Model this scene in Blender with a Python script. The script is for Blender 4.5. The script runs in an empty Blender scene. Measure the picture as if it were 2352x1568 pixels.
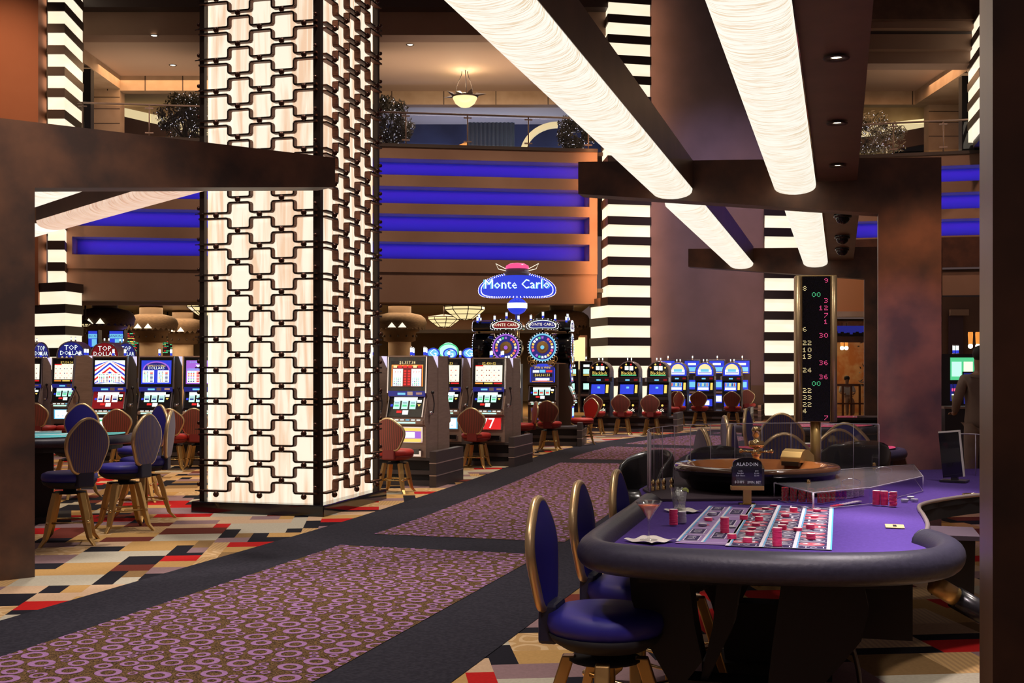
import bpy, math, random
from mathutils import Matrix, Vector
R = random.Random(7)
PI = math.pi
C = bpy.context.scene.collection
FPX, CX, HY, EYE = 2770.0, 1176.0, 845.0, 1.65
def at(px, d):
    return ((px - CX) / FPX * d, d)
def zat(py, d):
    return EYE + (HY - py) / FPX * d
def onz(px, py, z=0.0):
    d = (EYE - z) * FPX / (py - HY)
    return ((px - CX) / FPX * d, d)
# ---------------------------------------------------------------- materials
def _nt(name):
    m = bpy.data.materials.new(name); m.use_nodes = True
    nt = m.node_tree; nt.nodes.clear()
    out = nt.nodes.new('ShaderNodeOutputMaterial')
    return m, nt, out
def _p(nt, col, rough=.5, metal=0., em=None, es=0., coat=0., spec=.5, trans=0., ior=1.45, sheen=0.):
    b = nt.nodes.new('ShaderNodeBsdfPrincipled')
    b.inputs['Base Color'].default_value = (*col, 1)
    b.inputs['Roughness'].default_value = rough
    b.inputs['Metallic'].default_value = metal
    b.inputs['Specular IOR Level'].default_value = spec
    b.inputs['Coat Weight'].default_value = coat
    b.inputs['Transmission Weight'].default_value = trans
    b.inputs['IOR'].default_value = ior
    b.inputs['Sheen Weight'].default_value = sheen
    if em is not None:
        b.inputs['Emission Color'].default_value = (*em, 1)
        b.inputs['Emission Strength'].default_value = es
    return b
def plain(name, col, rough=.5, metal=0., **k):
    m, nt, out = _nt(name)
    b = _p(nt, col, rough, metal, **k)
    nt.links.new(b.outputs[0], out.inputs[0])
    return m
def glow(name, col, s=1.0, rough=.25):
    return plain(name, tuple(c * .3 for c in col), rough, em=col, es=s)
def mottled(name, c1, c2, scale=2., rough=.5, metal=0., det=6., bump=0., lo=.35, hi=.65, vec=(1, 1, 1), spec=.5, coat=0.):
    m, nt, out = _nt(name)
    b = _p(nt, c1, rough, metal, spec=spec, coat=coat)
    tc = nt.nodes.new('ShaderNodeTexCoord'); mp = nt.nodes.new('ShaderNodeMapping')
    mp.inputs['Scale'].default_value = vec
    n = nt.nodes.new('ShaderNodeTexNoise'); n.inputs['Scale'].default_value = scale; n.inputs['Detail'].default_value = det
    r = nt.nodes.new('ShaderNodeValToRGB')
    r.color_ramp.elements[0].position = lo; r.color_ramp.elements[0].color = (*c1, 1)
    r.color_ramp.elements[1].position = hi; r.color_ramp.elements[1].color = (*c2, 1)
    L = nt.links.new
    L(tc.outputs['Object'], mp.inputs[0]); L(mp.outputs[0], n.inputs['Vector']); L(n.outputs['Fac'], r.inputs[0])
    L(r.outputs[0], b.inputs['Base Color']); L(b.outputs[0], out.inputs[0])
    if bump:
        bp = nt.nodes.new('ShaderNodeBump'); bp.inputs['Strength'].default_value = bump; bp.inputs['Distance'].default_value = .01
        L(n.outputs['Fac'], bp.inputs['Height']); L(bp.outputs[0], b.inputs['Normal'])
    return m
def glowtex(name, c1, c2, s, scale, vec, lo=.35, hi=.65, det=4., dist=0., base=(.5, .45, .4)):
    m, nt, out = _nt(name)
    b = _p(nt, base, .35, em=c1, es=s)
    tc = nt.nodes.new('ShaderNodeTexCoord'); mp = nt.nodes.new('ShaderNodeMapping'); mp.inputs['Scale'].default_value = vec
    n = nt.nodes.new('ShaderNodeTexNoise'); n.inputs['Scale'].default_value = scale; n.inputs['Detail'].default_value = det
    n.inputs['Distortion'].default_value = dist
    r = nt.nodes.new('ShaderNodeValToRGB')
    r.color_ramp.elements[0].position = lo; r.color_ramp.elements[0].color = (*c1, 1)
    r.color_ramp.elements[1].position = hi; r.color_ramp.elements[1].color = (*c2, 1)
    L = nt.links.new
    L(tc.outputs['Object'], mp.inputs[0]); L(mp.outputs[0], n.inputs['Vector']); L(n.outputs['Fac'], r.inputs[0])
    L(r.outputs[0], b.inputs['Emission Color']); L(b.outputs[0], out.inputs[0])
    return m
def stripes(name, c1, c2, freq, axis=0, rough=.7, duty=.5):
    m, nt, out = _nt(name)
    b = _p(nt, c1, rough, sheen=.2)
    tc = nt.nodes.new('ShaderNodeTexCoord'); sp = nt.nodes.new('ShaderNodeSeparateXYZ')
    a = nt.nodes.new('ShaderNodeMath'); a.operation = 'MULTIPLY'; a.inputs[1].default_value = freq
    f = nt.nodes.new('ShaderNodeMath'); f.operation = 'FRACT'
    g = nt.nodes.new('ShaderNodeMath'); g.operation = 'GREATER_THAN'; g.inputs[1].default_value = duty
    x = nt.nodes.new('ShaderNodeMix'); x.data_type = 'RGBA'
    x.inputs[6].default_value = (*c1, 1); x.inputs[7].default_value = (*c2, 1)
    L = nt.links.new
    L(tc.outputs['Object'], sp.inputs[0]); L(sp.outputs[axis], a.inputs[0]); L(a.outputs[0], f.inputs[0]); L(f.outputs[0], g.inputs[0])
    L(g.outputs[0], x.inputs[0]); L(x.outputs[2], b.inputs['Base Color']); L(b.outputs[0], out.inputs[0])
    return m
def acrylic(name, tint=(1, 1, 1), refl=.12, rough=.03, haze=0.):
    m, nt, out = _nt(name)
    t = nt.nodes.new('ShaderNodeBsdfTransparent'); t.inputs[0].default_value = (*tint, 1)
    g = nt.nodes.new('ShaderNodeBsdfGlossy'); g.inputs['Roughness'].default_value = rough
    fr0 = nt.nodes.new('ShaderNodeLayerWeight'); fr0.inputs[0].default_value = .5
    fr = nt.nodes.new('ShaderNodeMath'); fr.operation = 'POWER'; fr.inputs[1].default_value = 4.; nt.links.new(fr0.outputs['Facing'], fr.inputs[0])
    mul = nt.nodes.new('ShaderNodeMath'); mul.operation = 'MULTIPLY_ADD'; mul.inputs[1].default_value = .55; mul.inputs[2].default_value = refl * .2
    mx = nt.nodes.new('ShaderNodeMixShader'); L = nt.links.new
    L(fr.outputs[0], mul.inputs[0]); L(mul.outputs[0], mx.inputs[0]); L(t.outputs[0], mx.inputs[1]); L(g.outputs[0], mx.inputs[2])
    last = mx
    if haze:
        d = nt.nodes.new('ShaderNodeBsdfDiffuse'); d.inputs[0].default_value = (.8, .78, .85, 1)
        m2 = nt.nodes.new('ShaderNodeMixShader'); m2.inputs[0].default_value = haze
        L(mx.outputs[0], m2.inputs[1]); L(d.outputs[0], m2.inputs[2]); last = m2
    L(last.outputs[0], out.inputs[0])
    return m
def ringcarpet(name, back, back2, ring, scale=5.6):
    m, nt, out = _nt(name)
    b = _p(nt, back, .95, spec=.15, sheen=.2)
    tc = nt.nodes.new('ShaderNodeTexCoord'); L = nt.links.new
    mp = nt.nodes.new('ShaderNodeMapping'); mp.inputs['Rotation'].default_value = (0, 0, -.25); mp.inputs['Scale'].default_value = (1, 1.12, 1)
    L(tc.outputs['Object'], mp.inputs[0])
    V_ = []
    for f in ('F1', 'DISTANCE_TO_EDGE'):
        v = nt.nodes.new('ShaderNodeTexVoronoi'); v.voronoi_dimensions = '2D'; v.feature = f
        v.inputs['Scale'].default_value = scale; v.inputs['Randomness'].default_value = .78
        L(mp.outputs[0], v.inputs['Vector']); V_.append(v)
    def math_(op, a, c):
        n = nt.nodes.new('ShaderNodeMath'); n.operation = op
        for k, q in enumerate((a, c)):
            if isinstance(q, (int, float)): n.inputs[k].default_value = q
            else: L(q, n.inputs[k])
        return n.outputs[0]
    # 0 at a cell's centre, 1 on its border: level sets are rounded closed loops
    t = math_('DIVIDE', V_[0].outputs['Distance'], math_('ADD', V_[0].outputs['Distance'], math_('MULTIPLY', V_[1].outputs['Distance'], 1.25)))
    an = math_('MULTIPLY', math_('GREATER_THAN', t, .52), math_('LESS_THAN', t, .80))
    n = nt.nodes.new('ShaderNodeTexNoise'); n.inputs['Scale'].default_value = 130.; n.inputs['Detail'].default_value = 1.
    r = nt.nodes.new('ShaderNodeValToRGB'); r.color_ramp.elements[0].position = .45; r.color_ramp.elements[1].position = .55
    r.color_ramp.elements[0].color = (*back, 1); r.color_ramp.elements[1].color = (*back2, 1)
    L(tc.outputs['Object'], n.inputs['Vector']); L(n.outputs['Fac'], r.inputs[0])
    x = nt.nodes.new('ShaderNodeMix'); x.data_type = 'RGBA'; x.inputs[7].default_value = (*ring, 1)
    L(an, x.inputs[0]); L(r.outputs[0], x.inputs[6]); L(x.outputs[2], b.inputs['Base Color']); L(b.outputs[0], out.inputs[0])
    return m

M = {}
M['patina'] = mottled('patina_plaster', (.078, .050, .042), (.205, .100, .062), 2.6, .42, .25, det=9, bump=.15)
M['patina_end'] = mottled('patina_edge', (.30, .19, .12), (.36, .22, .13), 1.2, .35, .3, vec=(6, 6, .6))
M['box_brown'] = mottled('soffit_brown', (.11, .06, .042), (.16, .085, .055), 3., .38, .2)
M['wall_mauve'] = mottled('mauve_plaster', (.085, .068, .088), (.10, .08, .105), 1.3, .8)
M['wall_tan'] = mottled('tan_plaster', (.25, .145, .095), (.29, .175, .12), .8, .7)
M['wall_cove'] = plain('cove_glow_tint', (.13, .12, .42), .8)  # blue glow of the cove lights is also put into the wall colour
M['dark_tan'] = mottled('dark_tan', (.085, .052, .03), (.12, .072, .042), 2., .7)
M['stone'] = mottled('limestone', (.44, .31, .20), (.52, .38, .26), 2., .7)
M['dark_brown'] = plain('dark_brown', (.045, .028, .022), .5)
M['band'] = plain('dark_band', (.055, .036, .032), .45)
M['iron'] = plain('wrought_iron', (.035, .022, .018), .45, .6)
M['bronze'] = plain('bronze_ball', (.07, .03, .022), .3, .8)
M['strap_side'] = mottled('brown_strap', (.10, .035, .02), (.2, .07, .035), 12, .5, .4)  # strap sides, browner than the iron fronts
M['black'] = plain('gloss_black', (.008, .008, .010), .12, coat=.5)
M['matte_black'] = plain('matte_black', (.012, .011, .014), .7)
M['black_leather'] = plain('black_leather', (.010, .009, .011), .25, coat=.2)
M['navy_leather'] = mottled('navy_leather', (.026, .024, .044), (.034, .031, .055), 60, .44, bump=.12)
M['blue_vinyl'] = plain('blue_vinyl', (.022, .019, .26), .5)
M['blue_dark'] = plain('midnight_vinyl', (.018, .018, .05), .5)
M['red_vinyl'] = plain('red_vinyl', (.42, .028, .022), .5)
M['rib_blue'] = stripes('ribbed_blue_cloth', (.05, .045, .21), (.16, .10, .10), 42, 0)
M['rib_red'] = stripes('ribbed_red_cloth', (.30, .06, .04), (.14, .045, .03), 34, 0)
M['gold'] = plain('satin_gold', (.70, .46, .17), .34, .6)
M['brass'] = plain('polished_brass', (.83, .62, .30), .14, 1.)
M['gold_leg'] = plain('gold_leg', (.55, .34, .12), .34, .75)
M['pale_gold'] = plain('champagne_frame', (.62, .45, .25), .3, .7)
M['chrome'] = plain('chrome', (.75, .72, .76), .12, 1.)
M['steel'] = mottled('brushed_steel', (.31, .215, .18), (.37, .26, .22), 5., .42, .2, vec=(1, 1, 8))
M['steel_dark'] = plain('dark_steel', (.06, .055, .065), .35, .6)
M['kiosk'] = plain('kiosk_grey', (.075, .062, .068), .4, .2)
M['kiosk_line'] = plain('kiosk_line', (.6, .5, .48), .3, .7)
M['lilac'] = plain('lilac_gap_glow', (.55, .45, .62), .35, em=(.80, .74, 1.), es=.85)  # glow stands in for the lit surface behind the gap between cabinets
M['navy_carpet'] = mottled('navy_carpet', (.016, .015, .022), (.028, .026, .036), 40, .95, det=3, spec=.1)
M['runner'] = ringcarpet('ring_carpet', (.05, .030, .018), (.17, .10, .045), (.42, .19, .42), 5.6)
for k, c in dict(tan=(.44, .26, .095), beige=(.50, .34, .22), red=(.42, .012, .012), mauve=(.24, .15, .16), cream=(.42, .38, .30), blk=(.013, .012, .018), brown=(.235, .14, .06), maroon=(.13, .028, .02)).items():
    M['c_' + k] = mottled('carpet_' + k, tuple(x * .88 for x in c), c, 55, .95, det=3, spec=.1)
M['c_ring'] = ringcarpet('carpet_gold_rings', (.40, .235, .085), (.44, .26, .10), (.56, .38, .20), 4.5)
M['c_line'] = stripes('carpet_lines', (.5, .30, .11), (.38, .22, .08), 28, 0, .95)
M['onyx'] = glowtex('lit_onyx', (.88, .60, .40), (1., .91, .72), 1.03, 2.4, (3.2, 3.2, .22), .38, .56, 5, 1.2)
M['stripe_lit'] = glowtex('lit_glass_band', (1., .84, .60), (1., .90, .70), 1.05, 1.5, (1, 1, 3), base=(.7, .65, .5))
M['tube'] = glowtex('rippled_diffuser', (.80, .65, .45), (1., .97, .85), 1.0, 1.0, (4.2, 62, 8), .40, .50, 5, 1.1)
M['tube2'] = glowtex('rippled_diffuser_warm', (.75, .45, .32), (1., .72, .55), .85, 1.0, (3.2, 34, 6), .40, .55, 5, .9)
M['felt'] = mottled('violet_felt', (.068, .036, .20), (.082, .045, .235), 90, .9, det=2, spec=.1)
M['felt_line'] = plain('layout_white', (.78, .76, .86), .9)
M['felt_blue'] = plain('layout_cyan', (.10, .42, .75), .9)
M['felt_lilac'] = plain('layout_lilac', (.34, .22, .48), .9)
M['felt_red'] = plain('layout_red', (.62, .10, .16), .9)
M['felt_dk'] = plain('layout_navy', (.035, .02, .10), .9)
M['felt_cyan'] = mottled('cyan_felt', (.06, .50, .60), (.14, .66, .72), 4, .8)
M['felt_pink'] = mottled('pink_felt', (.62, .04, .13), (.72, .10, .20), 9, .8)
M['wood'] = mottled('polished_wood', (.34, .11, .03), (.46, .17, .05), 3, .16, vec=(1, 1, 6), coat=.5)
M['wood_dk'] = mottled('dark_wood', (.06, .025, .014), (.10, .04, .02), 3, .14, coat=.6)
M['plum'] = plain('plum_cloth', (.05, .03, .045), .8)
M['acrylic'] = acrylic('clear_acrylic', (.93, .90, .95), .25, .02)
M['acrylic_top'] = acrylic('scuffed_acrylic', (.88, .84, .89), .8, .10, haze=.05)
M['acrylic_shield'] = acrylic('shield_acrylic', (.90, .87, .92), .35, .03, haze=.03)
M['acrylic_edge'] = plain('acrylic_edge', (.72, .66, .80), .25, em=(.8, .7, .9), es=.0)
M['glass'] = acrylic('glass', (.97, .97, .97), .7, .02)
M['rail_glass'] = acrylic('railing_glass', (.88, .88, .92), .2, .02)
M['drink'] = plain('orange_cocktail', (1., .20, .06), .15)
M['water'] = acrylic('clear_drink', (.95, .96, .96), .2, .05, haze=.25)
M['ice'] = plain('ice', (.75, .78, .78), .3, trans=.4)
M['lime'] = plain('lime', (.45, .55, .10), .5)
M['paper'] = plain('white_napkin', (.80, .76, .70), .8)
M['chip_pink'] = plain('pink_chip', (1., .05, .20), .5)
M['chip_edge'] = plain('pink_chip_face', (.95, .74, .77), .5)
M['chip_grey'] = plain('lilac_chip', (.38, .36, .50), .5)
M['chip_greyf'] = plain('lilac_chip_face', (.72, .70, .76), .5)
M['chip_red'] = plain('red_chip', (.80, .05, .07), .5)
M['chip_green'] = plain('green_spot', (.15, .60, .35), .5)
M['chip_purple'] = plain('purple_chip', (.25, .06, .48), .5)
M['e_white'] = glow('e_white', (.88, 1., .95), 1.15)
M['e_warm'] = glow('e_warm', (1., .9, .7), 1.2)
M['e_red'] = glow('e_red', (.85, .03, .03), .9)
M['e_blue'] = glow('e_blue', (.04, .07, .85), .8)
M['e_dkblue'] = glow('e_dkblue', (.03, .035, .35), .5)
M['e_cyan'] = glow('e_cyan', (.2, .65, .95), .9)
M['e_green'] = glow('e_green', (.12, .8, .35), .8)
M['e_mint'] = glow('e_mint', (.55, 1., .82), 1.1)
M['e_yellow'] = glow('e_yellow', (1., .72, .15), .95)
M['e_orange'] = glow('e_orange', (1., .35, .06), .9)
M['e_pink'] = glow('e_pink', (1., .10, .30), 1.)
M['e_violet'] = glow('e_violet', (.45, .16, .85), .8)
M['e_maroon'] = glow('e_maroon', (.30, .01, .015), .6)
M['e_bulb'] = glow('e_bulb', (.92, .9, 1.), 1.7)
M['runner_back'] = mottled('runner_back', (.035, .020, .012), (.15, .085, .038), 130, .95, det=1, lo=.44, hi=.56, spec=.1)
M['runner_ring'] = mottled('runner_ring', (.25, .12, .26), (.30, .155, .32), 60, .95, det=2, spec=.1)
M['slot_plate'] = plain('slot_plate', (.75, .58, .30), .45, .3)
M['e_lamp'] = glow('e_lamp', (1., .86, .62), 6.)
M['e_amber'] = glow('e_amber', (1., .80, .40), 1.0)
M['glass_black'] = plain('black_glass', (.010, .010, .016), .08)
M['led_black'] = mottled('led_panel', (.006, .006, .010), (.012, .012, .020), 300, .25)
M['foliage'] = plain('olive_leaves', (.10, .09, .055), .6)
M['bark'] = plain('bark', (.06, .045, .035), .8)
M['curtain'] = stripes('blue_curtain', (.10, .17, .33), (.16, .25, .45), 6, 0)
M['deep_blue'] = mottled('lounge_navy', (.02, .025, .05), (.05, .06, .11), .6, .6)
M['cream_wall'] = plain('cream_wall', (.62, .52, .46), .7)
M['skin'] = plain('skin', (.36, .20, .13), .5)
M['hair'] = plain('hair', (.02, .014, .012), .5)
M['suit'] = plain('tan_suit', (.27, .20, .165), .85)
M['white_shirt'] = plain('white_shirt', (.7, .66, .62), .8)
M['thatch'] = mottled('thatch', (.060, .034, .018), (.10, .058, .03), 9, .9, vec=(1, 1, 6))
M['mural'] = mottled('mural', (.45, .17, .05), (.55, .34, .16), 2.5, .8, lo=.4, hi=.6)

# ---------------------------------------------------------------- mesh builder
_tx = {}
def text_geo(s, font_scale=1.0):
    if s in _tx: return _tx[s]
    cu = bpy.data.curves.new('lettering', 'FONT'); cu.body = s; cu.align_x = 'CENTER'; cu.align_y = 'CENTER'; cu.size = 1.; cu.resolution_u = 1
    o = bpy.data.objects.new('lettering', cu); C.objects.link(o)
    dg = bpy.context.evaluated_depsgraph_get(); dg.update()
    me = o.evaluated_get(dg).to_mesh()
    vs = [v.co.copy() for v in me.vertices]; fs = [tuple(p.vertices) for p in me.polygons]
    o.evaluated_get(dg).to_mesh_clear()
    bpy.data.objects.remove(o); bpy.data.curves.remove(cu)
    _tx[s] = (vs, fs); return _tx[s]
class MB:
    def __init__(s):
        s.v = []; s.f = []; s.m = []; s.sm = []; s.mats = []; s.T = Matrix()
    def mi(s, mat):
        if mat not in s.mats: s.mats.append(mat)
        return s.mats.index(mat)
    def add(s, vs, fs, mat, smooth=False):
        b = len(s.v); k = s.mi(mat)
        for p in vs: s.v.append(s.T @ Vector(p))
        for f in fs:
            s.f.append(tuple(b + i for i in f)); s.m.append(k); s.sm.append(smooth)
        return s
    def box(s, x0, x1, y0, y1, z0, z1, mat):
        vs = [(x0, y0, z0), (x1, y0, z0), (x1, y1, z0), (x0, y1, z0), (x0, y0, z1), (x1, y0, z1), (x1, y1, z1), (x0, y1, z1)]
        return s.add(vs, [(3, 2, 1, 0), (4, 5, 6, 7), (0, 1, 5, 4), (1, 2, 6, 5), (2, 3, 7, 6), (3, 0, 4, 7)], mat)
    def prism(s, poly, z0, z1, mat, top=None):
        n = len(poly); vs = [(p[0], p[1], z0) for p in poly] + [(p[0], p[1], z1) for p in poly]
        s.add(vs, [(i, (i + 1) % n, n + (i + 1) % n, n + i) for i in range(n)] + [tuple(range(n - 1, -1, -1))], mat)
        return s.add([(p[0], p[1], z1) for p in poly], [tuple(range(n))], top or mat)
    def prism_x(s, poly, x0, x1, mat, side=None):   # poly in (y,z)
        n = len(poly); vs = [(x0, p[0], p[1]) for p in poly] + [(x1, p[0], p[1]) for p in poly]
        s.add(vs, [(i, (i + 1) % n, n + (i + 1) % n, n + i) for i in range(n)], mat)
        return s.add(vs, [tuple(range(n - 1, -1, -1)), tuple(range(n, 2 * n))], side or mat)
    def prism_y(s, poly, y0, y1, mat, face=None):   # poly in (x,z)
        n = len(poly); vs = [(p[0], y0, p[1]) for p in poly] + [(p[0], y1, p[1]) for p in poly]
        s.add(vs, [(i, (i + 1) % n, n + (i + 1) % n, n + i) for i in range(n)], mat)
        return s.add(vs, [tuple(range(n - 1, -1, -1)), tuple(range(n, 2 * n))], face or mat)
    def quad(s, a, b, c, d, mat): return s.add([a, b, c, d], [(0, 1, 2, 3)], mat)
    def rect(s, x0, z0, x1, z1, mat, y=0.): return s.add([(x0, y, z0), (x1, y, z0), (x1, y, z1), (x0, y, z1)], [(0, 1, 2, 3)], mat)
    def text(s, t, x, z, size, mat, y=0., sx=1., flat=False, rot=0.):
        vs, fs = text_geo(t); c, q = math.cos(rot), math.sin(rot)
        pts = [((p.x * sx * c - p.y * q) * size + x, (p.x * sx * q + p.y * c) * size + z) for p in vs]
        return s.add([(a, b, y) if flat else (a, y, b) for a, b in pts], fs, mat)
    def tube(s, path, r, mat, seg=8, closed=False, caps=True):
        n = len(path); P = [Vector(p) for p in path]; rs = r if isinstance(r, (list, tuple)) else [r] * n
        vs = []; prev = None
        for i in range(n):
            if closed: t = P[(i + 1) % n] - P[i - 1]
            else: t = P[min(i + 1, n - 1)] - P[max(i - 1, 0)]
            t.normalize()
            if prev is None:
                a = Vector((0, 0, 1)) if abs(t.z) < .9 else Vector((1, 0, 0))
                nn = t.cross(a).normalized()
            else:
                nn = (prev - t * prev.dot(t))
                nn = nn.normalized() if nn.length > 1e-6 else t.orthogonal().normalized()
            prev = nn; bb = t.cross(nn)
            for k in range(seg):
                an = 2 * PI * k / seg
                vs.append(P[i] + (nn * math.cos(an) + bb * math.sin(an)) * rs[i])
        fs = []
        for i in range(n if closed else n - 1):
            j = (i + 1) % n
            for k in range(seg):
                q = (k + 1) % seg
                fs.append((i * seg + k, i * seg + q, j * seg + q, j * seg + k))
        if caps and not closed:
            fs.append(tuple(range(seg - 1, -1, -1))); fs.append(tuple((n - 1) * seg + k for k in range(seg)))
        return s.add(vs, fs, mat, True)
    def lathe(s, prof, mat, seg=24, cx=0., cy=0., axis='z', a0=0., a1=2 * PI, smooth=True):
        full = abs(a1 - a0 - 2 * PI) < 1e-6; m = seg if full else seg + 1; vs = []
        for (r, z) in prof:
            for k in range(m):
                a = a0 + (a1 - a0) * k / seg
                if axis == 'z': vs.append((cx + r * math.cos(a), cy + r * math.sin(a), z))
                else: vs.append((cx + r * math.cos(a), z, cy + r * math.sin(a)))
        fs = []
        for i in range(len(prof) - 1):
            for k in range(seg):
                q = (k + 1) % m
                fs.append((i * m + k, i * m + q, (i + 1) * m + q, (i + 1) * m + k))
        return s.add(vs, fs, mat, smooth)
    def ball(s, x, y, z, r, mat, seg=10, n=6, sz=1.):
        return s.lathe([(max(1e-5, r * math.sin(PI * i / n)), z - r * sz * math.cos(PI * i / n)) for i in range(n + 1)], mat, seg, x, y)
    def build(s, name, parent=None, label=None):
        me = bpy.data.meshes.new(name); me.from_pydata([tuple(v) for v in s.v], [], s.f)
        for k in s.mats: me.materials.append(M[k] if isinstance(k, str) else k)
        me.polygons.foreach_set('material_index', s.m); me.polygons.foreach_set('use_smooth', s.sm)
        me.update()
        o = bpy.data.objects.new(name, me); C.objects.link(o)
        if parent is not None: o.parent = parent
        if label: o['label'] = label
        return o
def bevel(o, w=.01, seg=2):
    b = o.modifiers.new('soft_edges', 'BEVEL'); b.width = w; b.segments = seg; b.limit_method = 'ANGLE'
    return o
def thing(name, label, cat, loc=(0, 0, 0), rotz=0., group=None, kind=None):
    o = bpy.data.objects.new(name, None); C.objects.link(o); o.empty_display_size = .1
    o.location = loc; o.rotation_euler = (0, 0, rotz); o['label'] = label; o['category'] = cat
    if group: o['group'] = group
    if kind: o['kind'] = kind
    return o
def tag(o, label, cat, group=None, kind=None):
    o['label'] = label; o['category'] = cat
    if group: o['group'] = group
    if kind: o['kind'] = kind
    return o
def struct(o, label=None):
    o['kind'] = 'structure'
    if label: o['label'] = label
    return o
def dup(root, loc, rotz=0., label=None, group=None):
    def cp(o, par):
        c = o.copy(); C.objects.link(c); c.parent = par
        for ch in o.children: cp(ch, c)
        return c
    r = cp(root, None); r.location = loc; r.rotation_euler = (0, 0, rotz)
    if label: r['label'] = label
    if group: r['group'] = group
    return r
def light(kind, name, loc, energy, col, size=1., size_y=None, rot=(0, 0, 0), target=None, spot=None, blend=.5, radius=.05):
    l = bpy.data.lights.new(name, kind); l.energy = energy; l.color = col
    if kind == 'AREA':
        l.size = size
        if size_y: l.shape = 'RECTANGLE'; l.size_y = size_y
    else: l.shadow_soft_size = radius
    if kind == 'SPOT': l.spot_size = spot; l.spot_blend = blend
    o = bpy.data.objects.new(name, l); C.objects.link(o); o.location = loc; o.rotation_euler = rot
    if target:
        o.rotation_euler = (Vector(target) - Vector(loc)).to_track_quat('-Z', 'Y').to_euler()
    return o
# building grid: U points down the aisle, V to the right
GA = math.atan2(754, 2770)
U = Vector((math.sin(GA), math.cos(GA), 0)); V = Vector((math.cos(GA), -math.sin(GA), 0))
ROT = -GA
# ---------------------------------------------------------------- camera
cam = bpy.data.cameras.new('camera'); co = bpy.data.objects.new('camera', cam); C.objects.link(co)
co.location = (0, 0, EYE); co.rotation_euler = (PI / 2, 0, 0)
cam.sensor_width = 36; cam.lens = 36 * FPX / 2352; cam.shift_y = 61 / 2352; cam.clip_end = 300
sc = bpy.context.scene; sc.camera = co
sc.cycles.max_bounces = 6; sc.cycles.diffuse_bounces = 2; sc.cycles.glossy_bounces = 3; sc.cycles.transmission_bounces = 5; sc.cycles.transparent_max_bounces = 14
sc.cycles.caustics_reflective = False; sc.cycles.caustics_refractive = False; sc.cycles.sample_clamp_indirect = 4.; sc.cycles.adaptive_threshold = .03
sc.view_settings.view_transform = 'Standard'; sc.view_settings.look = 'None'; sc.view_settings.gamma = 1.; sc.view_settings.exposure = 0.
w = bpy.data.worlds.new('world'); sc.world = w; w.use_nodes = True
w.node_tree.nodes['Background'].inputs[0].default_value = (.62, .42, .38, 1); w.node_tree.nodes['Background'].inputs[1].default_value = .16
# ================================================================ floor
b = MB(); b.quad((-40, -6, 0), (40, -6, 0), (40, 75, 0), (-40, 75, 0), 'c_brown')
struct(b.build('floor'), 'carpeted casino floor')
CA = math.atan2(870 - CX, FPX)      # direction in which the patchwork carpet is laid
cu_, su_ = math.cos(CA), math.sin(CA)
def patchwork():
    cell = .155; N0, N1, K0, K1 = -70, 90, 18, 260
    occ = {}; b = MB(); R2 = random.Random(11)
    pal = ['c_tan'] * 5 + ['c_beige'] * 4 + ['c_red'] * 4 + ['c_mauve'] * 4 + ['c_cream'] * 3 + ['c_brown'] * 3 + ['c_maroon'] * 2 + ['c_blk'] * 11 + ['c_ring'] * 2 + ['c_line'] * 2
    for j in range(K0, K1):
        for i in range(N0, N1):
            if (i, j) in occ: continue
            # frustum cull
            y = j * cell; x = i * cell
            if abs(x - y * 0.03) > y * .50 + 2.2: occ[(i, j)] = 1; continue
            m = R2.choice(pal)
            if m == 'c_blk': w_, h_ = R2.choice([(1, 3), (4, 1), (5, 1), (2, 2), (1, 2), (1, 4), (3, 1)])
            elif m in ('c_ring', 'c_line'): w_, h_ = R2.choice([(4, 3), (5, 3), (3, 3)])
            else: w_, h_ = R2.choice([(3, 2), (4, 2), (4, 2), (3, 3), (2, 2), (3, 2), (4, 3), (2, 3), (5, 2)])
            ww = 0
            while ww < w_ and (i + ww, j) not in occ: ww += 1
            for a in range(ww):
                for c in range(h_): occ[(i + a, j + c)] = 1
            x0, x1, y0, y1 = x, x + ww * cell, y, y + h_ * cell
            q = [(cu_ * px + su_ * py, -su_ * px + cu_ * py, .004) for px, py in ((x0, y0), (x1, y0), (x1, y1), (x0, y1))]
            b.quad(*q, m)
    return b.build('floor_patchwork_carpet')
struct(patchwork(), 'patchwork carpet of red, gold, beige, mauve and black blocks')
# aisle: outer left edge read off the floor, then parallel bands
edge = [(-5.3, 1.2), (-4.28, 4.7), (-3.33, 7.85), (-2.62, 10.2), (-1.82, 12.87), (-1.3, 14.9), (-.75, 17.1), (.05, 20.6), (.78, 23.6), (1.9, 26.6), (3.3, 29.2), (6.0, 32.6), (9.5, 35.3), (14, 37.6)]
def catmull(pts, k=8):
    out = []
    for i in range(len(pts) - 1):
        p0, p1, p2, p3 = pts[max(i - 1, 0)], pts[i], pts[i + 1], pts[min(i + 2, len(pts) - 1)]
        for j in range(k):
            t = j / k
            out.append(tuple(.5 * ((2 * p1[c]) + (-p0[c] + p2[c]) * t + (2 * p0[c] - 5 * p1[c] + 4 * p2[c] - p3[c]) * t * t + (-p0[c] + 3 * p1[c] - 3 * p2[c] + p3[c]) * t ** 3) for c in range(len(p1))))
    out.append(tuple(pts[-1])); return out
E = [Vector((p[0], p[1], 0)) for p in catmull(edge)]
def off(i, w_):
    t = (E[min(i + 1, len(E) - 1)] - E[max(i - 1, 0)]).normalized()
    return E[i] + Vector((t.y, -t.x, 0)) * w_
def band(w0, w1, z, mat, name, keep=None):
    b = MB()
    for i in range(len(E) - 1):
        if keep and not keep(i): continue
        a, c, d, e = off(i, w0), off(i, w1), off(i + 1, w1), off(i + 1, w0)
        b.quad((a.x, a.y, z), (c.x, c.y, z), (d.x, d.y, z), (e.x, e.y, z), mat)
    return b.build(name)
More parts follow.
